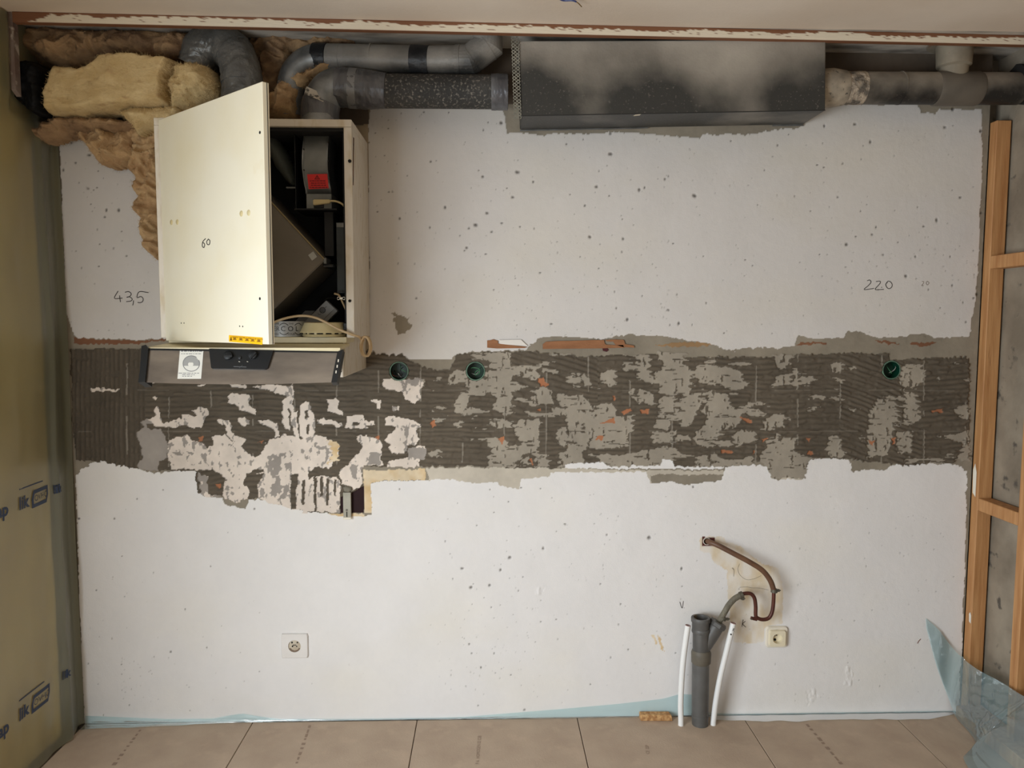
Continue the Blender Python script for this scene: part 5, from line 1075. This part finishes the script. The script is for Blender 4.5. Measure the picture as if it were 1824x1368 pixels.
for py, xa, xb, hh in ((265, 385, 1050, 16), (345, 390, 1000, 9), (935, 310, 945, 9), (985, 420, 800, 9), (1030, 420, 720, 9)):
    x_ = xa
    while x_ < xb:
        w_ = random.uniform(30, 120); x2 = min(x_+w_, xb); q.prism([HV(*p_, .002) for p_ in cs([(x_, py+hh), (x2, py+hh), (x2, py-hh), (x_, py-hh)])], fn*.0002); x_ = x2+24
q.done('notice_print', M('notice_text', (128, 128, 130), rough=.8), nt_)
q = B(); f = lambda a_, r_: HV(*cs([(ccx+r_*1.07*math.cos(a_), ccy+r_*math.sin(a_))])[0], .0019)
q.prism([f(a_, 224) for a_ in np.linspace(PI*.9, PI*2.1, 20)], fn*.0002); q.done('notice_print', GRYN, nt_)
hprism(cs([(620, 610), (745, 610), (768, 660), (745, 712), (610, 712), (596, 655)]), .0021, .0003, 'notice_print', PAP, nt_)
# hood housing behind the visor, with side runner
hx = P(611, 640, -.32).x
B().box((CX0+.01, -.315, 1.292), (hx, -.02, CZ0-.020), bev=.0015, seg=1).done('housing', M('housing_dark', (40, 38, 36), rough=.6), t)
q = B(); q.hexa([Vector((hx+.001, -.318, 1.286)), Vector((hx+.006, -.318, 1.286)), Vector((hx+.006, -.318, CZ0-.004)), Vector((hx+.001, -.318, CZ0-.004)), Vector((hx+.014, -.008, 1.294)), Vector((hx+.022, -.008, 1.294)), Vector((hx+.022, -.008, CZ0-.004)), Vector((hx+.014, -.008, CZ0-.004))]); q.done('side_plate', EDGE, t)
a = P(604, 630, -.34); c = P(611.5, 672, -.34)
rn = B().box((a.x, -.342, c.z), (c.x, -.322, a.z), bev=.001, seg=1).done('runner', SOCK, t)
for py in (640, 662): B().lathe([(.0001, .001), (.0022, .001), (.0022, -.001)], P(607.5, py, -.3425), axis=(0, -1, 0), n=10).done('screw_hole', DARKHOLE, rn)
B().box((CX0+.03, -.465, 1.30), (CX1-.05, -.318, 1.372)).done('drawer_body', M('drawer_dark', (34, 33, 32), rough=.7), t)

# =================================================================== THINGS ON THE WALL
# round junction boxes
GREEN = M('green_box', (8, 60, 42), (6, 48, 34), 12, rough=.4); RIMM = M('green_rim', (108, 138, 116), (80, 104, 88), 40, rough=.7)
labs = ['round green junction box nearest the cabinet', 'round green junction box in the middle, second from the cabinet', 'round green junction box far right near the timber stud']
WIREC = [M('wire_grey', (150, 150, 144), rough=.4), M('wire_dark', (30, 30, 34), rough=.4), M('wire_green', (70, 120, 84), rough=.4), M('wire_brown', (96, 58, 40), rough=.4)]
for k, (px, py) in enumerate(BOXES):
    c = P(px, py, 0); t = empty('junction_box', (c.x, 0, c.z), labs[k], 'junction box', 'green junction boxes in the adhesive band')
    B().lathe([(.0335, -.001), (.0310, .002), (.0300, .001), (.0300, -.045), (.0001, -.046)], (c.x, -.002, c.z), axis=(0, -1, 0), n=40).done('cup', GREEN, t, True)
    B().lathe([(.0302, .0025), (.0330, .0025), (.0345, -.001)], (c.x, -.002, c.z), axis=(0, -1, 0), n=40).done('rim', RIMM, t, True)
    if k == 0: wl = [([(-.02, .03, .0), (-.012, .0, -.016), (.008, .0, -.014), (.004, .008, .004), (.012, .02, .012)], 1), ([(.0, .03, -.02), (-.004, -.002, -.008), (.004, .004, -.02), (.012, .03, -.026)], 0), ([(-.026, .02, -.004), (-.024, .0, -.014), (-.01, .01, -.02)], 3), ([(.0, .04, .02), (.006, .01, .006), (.018, .0, .0), (.024, .002, -.004)], 2)]
    elif k == 1: wl = [([(-.02, .03, .006), (-.008, .0, .012), (.012, -.002, .008), (.014, .002, -.006), (.0, .0, -.014), (.0, .006, -.004), (.012, .004, .004), (.02, .02, .012)], 2), ([(-.016, .03, -.01), (.0, .004, -.012), (.012, .01, -.002)], 0)]
    else: wl = [([(-.004, .03, .02), (-.003, .004, .0), (.004, .0, -.010), (.012, .02, -.014)], 2), ([(.006, .02, -.012), (.012, .002, -.002), (.020, .003, .008), (.024, .012, .012)], 0)]
    for pts, ci in wl:
        B().tube(smooth_path([Vector((c.x+a_, b_+.003, c.z+d_)) for a_, b_, d_ in pts], 6), .0014, 8).done('wire', WIREC[ci], t, True)
# sockets
def plate(q, cx, cz, y, hw, hh, r, depth, n=32, rc=.004):
    """square plate with a round hole, proud of the wall by depth"""
    def sq(a_):
        dx, dz = math.cos(a_), math.sin(a_); m_ = max(abs(dx)/hw, abs(dz)/hh); x, z = dx/m_, dz/m_
        k = max(0, abs(x)-(hw-rc)); l = max(0, abs(z)-(hh-rc))
        if k > 0 and l > 0:
            g_ = math.hypot(k, l); 
            if g_ > rc: x = math.copysign(hw-rc+k*rc/g_, x); z = math.copysign(hh-rc+l*rc/g_, z)
        return x, z
    bm = q.bm; rows = []
    for (f, yy) in ((1.03, y), (1.0, y-depth*.7), (.96, y-depth)):
        rows.append([bm.verts.new((cx+sq(2*PI*k/n)[0]*f, yy, cz+sq(2*PI*k/n)[1]*f)) for k in range(n)])
    rows.append([bm.verts.new((cx+r*math.cos(2*PI*k/n), y-depth, cz+r*math.sin(2*PI*k/n))) for k in range(n)])
    rows.append([bm.verts.new((cx+r*math.cos(2*PI*k/n), y+.0, cz+r*math.sin(2*PI*k/n))) for k in range(n)])
    for i in range(len(rows)-1):
        for k in range(n): bm.faces.new((rows[i][k], rows[i][(k+1) % n], rows[i+1][(k+1) % n], rows[i+1][k]))
c = P(525.5, 1149.5, 0); PW = M('plate_overpainted', (229, 225, 221), (224, 219, 214), 12, rough=.75)
t = empty('wall_socket', (c.x, 0, c.z), 'white square wall socket overpainted like the wall, in the lower left', 'socket', 'wall sockets')
q = B(); plate(q, c.x, c.z, -.0005, .0475, .0445, .0225, .008, 48, .002); q.done('cover_plate', PW, t)
INS = M('socket_insert', (206, 196, 178), (180, 164, 142), 30, rough=.5)
B().lathe([(.0225, .0), (.0225, .003), (.0150, .0045), (.0001, .005)], (c.x, -.001, c.z), axis=(0, -1, 0), n=28).done('insert', INS, t, True)
for dx, dz, r in ((-.0075, -.001, .0028), (.0075, -.0015, .0022), (-.009, .013, .003), (.010, .013, .0025)): B().lathe([(.0001, .0062), (r, .0060), (r, .003)], (c.x+dx, -.001, c.z+dz), axis=(0, -1, 0), n=12).done('pin_hole', DARKHOLE, t)
B().box((c.x-.006, -.0085, c.z+.003), (c.x+.006, -.006, c.z+.0048)).done('slot', DARKHOLE, t)
B().prism([Vector((c.x+.022*math.cos(a_), -.0075, c.z+.022*math.sin(a_))) for a_ in np.linspace(PI*1.15, PI*1.85, 12)]+[Vector((c.x+.017*math.cos(a_), -.0075, c.z+.017*math.sin(a_))) for a_ in np.linspace(PI*1.85, PI*1.15, 12)], (0, .003, 0)).done('broken_rim', M('grime', (128, 108, 92), rough=.8), t)
c = P(1382.5, 1133.5, 0)
t = empty('wall_socket', (c.x, 0, c.z), 'cream wall socket in a rounded frame under the copper pipe', 'socket', 'wall sockets')
SKC = M('socket_cream', (232, 222, 196), (226, 214, 184), 10, rough=.35)
q = B(); plate(q, c.x, c.z, -.0005, .0395, .0395, .030, .009, 64, .011); q.done('frame', SOCK, t, True)
q = B(); plate(q, c.x-.001, c.z-.001, -.004, .0300, .0295, .0185, .0165, 64, .007); q.done('cover', SKC, t, True)
B().lathe([(.0190, .014), (.0185, -.002), (.0001, -.002)], (c.x-.001, -.006, c.z-.001), axis=(0, -1, 0), n=32).done('well', SKC, t, True)
for dx, dz, r in ((-.007, .006, .0024), (.000, .006, .0018), (-.006, -.010, .0045)): B().lathe([(.0001, .0012), (r, .001), (r, -.001)], (c.x+dx, -.0045, c.z+dz), axis=(0, -1, 0), n=12).done('pin_hole', DARKHOLE, t)
# cable trunking stub
t = empty('cable_trunking', P(619, 923, 0), 'short grey-white cable trunking over the dark patch', 'cable trunking')
a = P(612, 876, -.001); c = P(626.5, 923.5, -.001)
TRK = M('trunking', (176, 172, 158), (160, 155, 140), 20, rough=.6)
b = B().box((a.x, -.014, c.z+.006), (c.x, -.001, a.z), bev=.0015).done('channel', TRK, t)
B().box((a.x, -.0155, c.z), (c.x+.0006, -.001, c.z+.0072), bev=.001, seg=1).done('end_piece', SOCK, t)
m_ = (a.x+c.x)/2-.001
B().box((m_-.0016, -.0148, c.z+.009), (m_+.0016, -.0135, c.z+.028)).done('slot', DARKHOLE, t)
B().lathe([(.0001, .001), (.004, .001), (.004, -.001)], (m_, -.0142, c.z+.034), axis=(0, -1, 0), n=12).done('hole', M('hole_grey', (110, 104, 94), rough=.8), t)
pillow('mortar_lump', [(610, 868), (616, 865), (626, 868), (628, 873), (622, 878), (613, 877)], -.002, .014, .010, .003, 420, M('mortar', (128, 122, 108), rough=.95), t, step=.002, jag=.001)
# hardboard remnants glued above the adhesive band
HB = M('hardboard', (154, 106, 72), (138, 94, 62), 16, rough=.85, bump=.2, bscale=120, stretch=(1, 1, 3))
ch = crop(860, 585, 6.756)
def remnant(polys, label, name='hardboard_strip'):
    q = B()
    for p_ in polys: q.prism([P(x, y, -.0045) for x, y in p_], (0, .004, 0))
    return q.done(name, HB, None, label=label, category='hardboard', group='hardboard remnants above the adhesive band')
r1 = remnant([ch([(52, 145), (90, 142), (125, 130), (185, 150), (180, 180), (250, 190), (400, 208), (480, 215), (535, 225), (500, 236), (300, 240), (170, 242), (52, 232)])], 'short torn brown hardboard strip with a white painted flake')
q = B(); q.prism([P(x, y, -.0058) for x, y in ch([(190, 140), (460, 135), (540, 212), (490, 210), (300, 196), (200, 184)])], (0, .0012, 0)); q.done('painted_flake', M('flake_white', (226, 220, 212), rough=.8), r1)
remnant([ch([(722, 190), (760, 160), (900, 152), (1080, 150), (1320, 140), (1460, 140), (1465, 175), (1480, 195), (1560, 200), (1690, 200), (1700, 232), (1440, 240), (1000, 245), (722, 248)]), ch([(1470, 140), (1600, 132), (1695, 138), (1715, 190), (1820, 206), (1824, 232), (1690, 225), (1600, 198), (1570, 160), (1500, 158)])], 'long brown hardboard strip above the middle of the adhesive band')
q = B(); q.prism([P(x, y, -.0012) for x, y in ch([(1440, 240), (1500, 238), (1518, 262), (1490, 282), (1445, 270)])], (0, .001, 0)); q.done('dark_red_chip', M('chip_red', (74, 28, 30), rough=.8), wall)

# =================================================================== DRAIN, WATER PIPES
PVC = M('grey_pvc', (98, 97, 95), (80, 78, 75), 10, rough=.5, c3=(112, 92, 62), s3=13, t3=(.64, .74))
yb = PZ(1247, 1293, 0).y+.0
t = empty('drain_pipe', PZ(1247, 1293, 0), 'grey plastic drain pipe with a branch standing up from the floor', 'drain pipe')
def DP(px, py, dy=0.0): return P(px, py, yb+.012+dy)
base = DP(1247, 1296); base.z = -.02
B().tube([base, DP(1247, 1270), DP(1248, 1180)], [.0285, .0300, .0305], 30).done('pipe', PVC, t, True)
B().tube([DP(1247, 1272), DP(1247, 1274), DP(1247, 1276)], [.0306, .0312, .0306], 30).done('joint_ring', PVC, t, True)
B().tube([DP(1248.5, 1181), DP(1248.5, 1179), DP(1249, 1163), DP(1249, 1161), DP(1249, 1157)], [.0310, .0345, .0355, .0345, .0310], 32).done('collar', M('pvc_collar', (104, 98, 86), (88, 82, 72), 16, rough=.6), t, True)
B().tube([DP(1249, 1165), DP(1249, 1126), DP(1249, 1124), DP(1248, 1121), DP(1248, 1119)], [.0300, .0300, .0325, .0330, .0305], 30).done('branch_body', PVC, t, True)
tp = DP(1248, 1103); 
B().lathe([(.0300, -.040), (.0305, -.012), (.0335, -.008), (.0340, .004), (.0330, .007), (.0255, .007), (.0240, .000), (.0235, -.045)], tp, n=34).done('socket_mouth', PVC, t, True)
B().lathe([(.0236, -.03), (.0001, -.03)], tp, n=24).done('mouth_dark', DARKHOLE, t, True)
b0_ = DP(1250, 1158); b1_ = DP(1278, 1112, .004); dd = (b1_-b0_).normalized()
B().tube([b0_, b0_.lerp(b1_, .55), b1_], [.0240, .0270, .0275], 28).done('branch_arm', PVC, t, True)
B().tube([b1_-dd*.010, b1_-dd*.006, b1_+dd*.006, b1_+dd*.010], [.0285, .0330, .0335, .0300], 8).done('flange', PVC, t, False)
hs = b1_+dd*.008
# grey hose, copper trap, brown hose
yo = -.062
HOSE = M('grey_hose', (122, 116, 100), (96, 90, 76), 30, rough=.6, bump=.4, bscale=220)
COP = M('old_copper', (104, 58, 44), (74, 40, 34), 14, rough=.45, metal=.35)
BRH = M('brown_hose', (112, 80, 58), (88, 60, 44), 14, rough=.5, stretch=(1, 1, 1))
CLM = M('clamp_zinc', (110, 106, 94), (80, 76, 66), 30, rough=.5, metal=.5)
t = empty('waste_hose', P(1300, 1080, yo), 'brown hose and copper trap pipe leading to the grey drain', 'hose')
def WP(px, py, y=yo): return P(px, py, y)
pth = smooth_path([hs, WP(1291, 1090, -.066), WP(1298, 1078), WP(1308, 1067), WP(1320, 1060)], 6)
B().tube(pth, .0105, 14).done('grey_hose', HOSE, t, True)
cl = smooth_path([WP(1316, 1060), WP(1328, 1057), WP(1338, 1058), WP(1344, 1066), WP(1346, 1080), WP(1346, 1094), WP(1348, 1100), WP(1358, 1103.5), WP(1369, 1101), WP(1375, 1091), WP(1377.5, 1075), WP(1378.5, 1050)], 6)
B().tube(cl, .0068, 14).done('copper_pipe', COP, t, True)
bh = smooth_path([P(1259, 963.5, .02), P(1263, 965, -.012), P(1280, 972, -.035), P(1305, 985, -.05), P(1335, 1001, -.06), P(1358, 1016, -.064), P(1372, 1034, -.064), P(1378.5, 1052, -.062)], 8)
B().tube(bh, .0095, 16).done('brown_hose', BRH, t, True)
def clamp(px, py, d, r, lug, name='hose_clamp'):
    c = WP(px, py); d = Vector(d).normalized()
    o = B().tube([c-d*.006, c+d*.006], r, 18).done(name, CLM, t, True)
    l = c+Vector(lug); B().box((-.005, -.004, -.0045), (.005, .004, .0045), c=l, bev=.001, seg=1).done('clamp_lug', CLM, o)
    B().tube([l+Vector((-.009, 0, 0)), l+Vector((.009, 0, 0))], .0022, 8).done('clamp_screw', CLM, o)
clamp(1320.5, 1060, (1, 0, .4), .0130, (.004, -.004, -.012)); clamp(1379, 1052, (0, 0, 1), .0120, (.013, -.004, .002)); clamp(1288, 1101, (.5, 0, 1), .0125, (.014, -.004, -.002))
B().box((-.013, -.003, -.006), (.013, .003, .006), R=Matrix.Rotation(.25, 3, 'Y'), c=WP(1343, 1102, yo-.004), bev=.002).done('pipe_bracket', COP, t)
B().lathe([(.0001, .001), (.003, .001), (.003, -.001)], WP(1339, 1103, yo-.008), axis=(0, -1, 0), n=12).done('bracket_hole', CLM, t)
B().lathe([(.0115, .002), (.0140, .002), (.0145, -.001)], P(1259, 964, -.001), axis=(0, -1, 0), n=24).done('wall_ring', M('ring_white', (200, 190, 178), rough=.6), t, True)
# white water pipes
WP_ = M('white_pipe', (236, 236, 234), rough=.3)
yw = -.068
def wpipe(pts, label):
    t = empty('water_pipe', PZ(pts[0][0], pts[0][1], 0), label, 'water pipe', 'white water pipes')
    pp = smooth_path([P(*p_, yw) for p_ in pts], 6); pp = [Vector((pp[0].x, pp[0].y, -.02))]+pp
    B().tube(pp, .0100, 18, cap=False).done('pipe', WP_, t, True)
    d = (pp[-1]-pp[-2]).normalized(); B().tube([pp[-1]-d*.012, pp[-1]-d*.004], [.0097, .0097], 18).done('bore', DARKHOLE, t, True)
    B().tube([pp[-1]-d*.002, pp[-1]+d*.001], [.0101, .0088], 18, cap=False).done('cut_rim', M('pipe_core', (176, 120, 110), rough=.5), t, True); return t
wpipe([(1213, 1286), (1212.5, 1250), (1215, 1200), (1219, 1160), (1225.5, 1114)], 'white plastic water pipe left of the grey drain pipe')
t = wpipe([(1270.5, 1286), (1275, 1250), (1283, 1206), (1294, 1160), (1306, 1110)], 'white plastic water pipe right of the grey drain pipe, marked K')
strokes('pen_mark', [[(1306.5, 1119), (1304.5, 1124)], [(1309, 1120), (1305.5, 1121.5), (1308, 1124.5)]], lambda x, y: P(x, y, yw-.0102), .0006, PENCIL, t)
B().lathe([(.0001, .0012), (.0028, .001), (.0028, -.001)], P(1302, 1130, yw-.0100), axis=(0, -1, 0), n=12).done('pen_dot', PENCIL, t)
# chipboard offcut
CHIP = M('chipboard', (206, 164, 112), (168, 122, 76), 60, rough=.9, bump=.6, bscale=120, thr=(.4, .6))
a = PZ(1141, 1284, 0); c = PZ(1196, 1284, 0)
q = B(); q.hexa([a+Vector((0, -.002, .0005)), c+Vector((.004, -.004, .0005)), c+Vector((0, -.002, .022)), a+Vector((0, 0, .022)), a+Vector((0, .028, .0005)), c+Vector((0, .028, .0005)), c+Vector((-.004, .028, .022)), a+Vector((0, .028, .022))]); bmesh.ops.bevel(q.bm, geom=q.bm.edges[:], offset=.0015, segments=1, affect='EDGES')
q.done('chipboard_offcut', CHIP, None, label='small chipboard offcut lying on the floor by the white pipe', category='wood offcut')
# wire stub on the ceiling
pts = smooth_path([PZ(985, -14, H-.003), PZ(1000, 0, H-.006), PZ(1020, 1, H-.010), PZ(1029, 5, H-.014), PZ(1036, 12, H-.016)], 6)
t = empty('ceiling_wire', pts[0], 'blue wire end poking from the ceiling', 'wire')
B().tube(pts[:17], .0026, 8).done('insulation', M('wire_blue', (52, 62, 110), rough=.4), t, True); B().tube(pts[16:], .0015, 8).done('bare_end', M('bare_copper', (150, 120, 66), rough=.4, metal=.6), t, True)

# =================================================================== PLASTIC SHEETING
CLEAR = film_mat('clear_sheet', (196, 234, 244), .74, rough=.07, gloss=.25)
def ruled(up, lowr, n=170, m=70, amp=.006, seed=500):
    U_ = smooth_path(up, 24); L_ = smooth_path(lowr, 24)
    def samp(A, f): x = f*(len(A)-1); i = min(int(x), len(A)-2); return A[i].lerp(A[i+1], x-i)
    G = np.zeros((m, n, 3))
    for i in range(n):
        u = samp(U_, i/(n-1)); l = samp(L_, i/(n-1))
        for j in range(m):
            v = j/(m-1); G[j, i] = l.lerp(u, v)
    return G
up = [P(1649, 1101, -.004), P(1672, 1122, -.012), P(1702, 1160, -.02), PXx(1738, 1190, W-.012), PXx(1786, 1216, W-.012), PXx(1824, 1240, W-.02), Vector((W-.02, -.55, .27)), Vector((W-.02, -1.4, .22))]
lw = [P(1650, 1118, -.004), P(1668, 1185, -.005), P(1690, 1245, -.008), PZ(1704, 1280, .004), PZ(1735, 1316, .004), PZ(1738, 1345, .004), PZ(1734, 1380, .004), Vector((W-.34, -1.4, .004))]
G = ruled(up, lw)
gi, gj = np.meshgrid(np.arange(G.shape[1])/G.shape[1], np.arange(G.shape[0])/G.shape[0])
bul = np.sin(PI*gj)*np.clip((gi-.28)*4, 0, 1)
fold = np.abs(fbm(gi*9, gj*5, 502, 3)-.5)*2
crease = np.exp(-((gi*1.1+gj*.35-.72)/.012)**2)+np.exp(-((gi*1.0-gj*.12-.62)/.008)**2)+np.exp(-((gi-.36)/.012)**2)*np.clip(1-gj*1.1, 0, 1)
G[..., 0] += -.030*bul*(1-.6*fold)-.010*crease*np.sin(PI*gj); G[..., 1] += -.010*bul; G[..., 2] += .012*bul*fold+.006*crease
cr2 = (1-np.abs(2*fbm(gi*16+gj*3, gj*7-gi*4, 505, 2)-1))**6
G[..., 0] += -.007*cr2*bul; G[..., 2] += .004*cr2*bul
G[..., 2] = np.maximum(G[..., 2], .003); G[..., 1] = np.minimum(G[..., 1], -.003); G[..., 0] = np.minimum(G[..., 0], W-.004)
link('plastic_sheet', grid_mesh('plastic_sheet', G), CLEAR, None, label='crumpled clear plastic sheet over the lower right corner', category='plastic sheet')
def base_film(top, flange, label, seed):
    ps = [(x, y) for x, y in top]; n = 120; G = np.zeros((13, n, 3)); xa, xb = ps[0][0], ps[-1][0]
    fx = [f_[0] for f_ in flange]; fy = [f_[1] for f_ in flange]
    for i in range(n):
        px = xa+(xb-xa)*i/(n-1); py = np.interp(px, [p_[0] for p_ in ps], [p_[1] for p_ in ps])
        u = P(px, py, -.004); wv = np.interp(px, fx, fy)*(1+.3*(float(vn(np.array(px/30), np.array(0.), seed))-.5))
        fl = Vector((u.x, -.006, .0025))
        zt_ = max(u.z, .006)
        for j in range(7): G[j, i] = (u.x, -.004-.003*math.sin(PI*j/6)*float(vn(np.array(px/18), np.array(j*.5), seed+1)), zt_+(.003-zt_)*j/6)
        for j in range(6): G[7+j, i] = (u.x, -.008-wv*(j+1)/6, .0022+.002*float(vn(np.array(px/14), np.array(j*.7), seed+2)))
    return link('edge_film', grid_mesh('edge_film', G), film_mat('edge_film_%d' % seed, (200, 232, 240), .70, rough=.25, gloss=.15), None, label=label, category='plastic film', group='plastic film along the foot of the wall')
base_film([(152, 1275), (300, 1281), (380, 1280), (405, 1275), (432, 1271), (460, 1276), (500, 1281), (700, 1281), (830, 1277), (900, 1271), (1000, 1263), (1100, 1254), (1180, 1245), (1212, 1236), (1238, 1238)], [(150, .04), (300, .02), (420, .004), (700, .002), (1240, .006)], 'long bluish film strip along the wall foot left of the drain pipe', 520)
base_film([(1262, 1270), (1330, 1272), (1440, 1270), (1560, 1268), (1700, 1266)], [(1262, .03), (1350, .05), (1500, .04), (1640, .045), (1700, .01)], 'bluish film strip along the wall foot right of the drain pipe', 540)
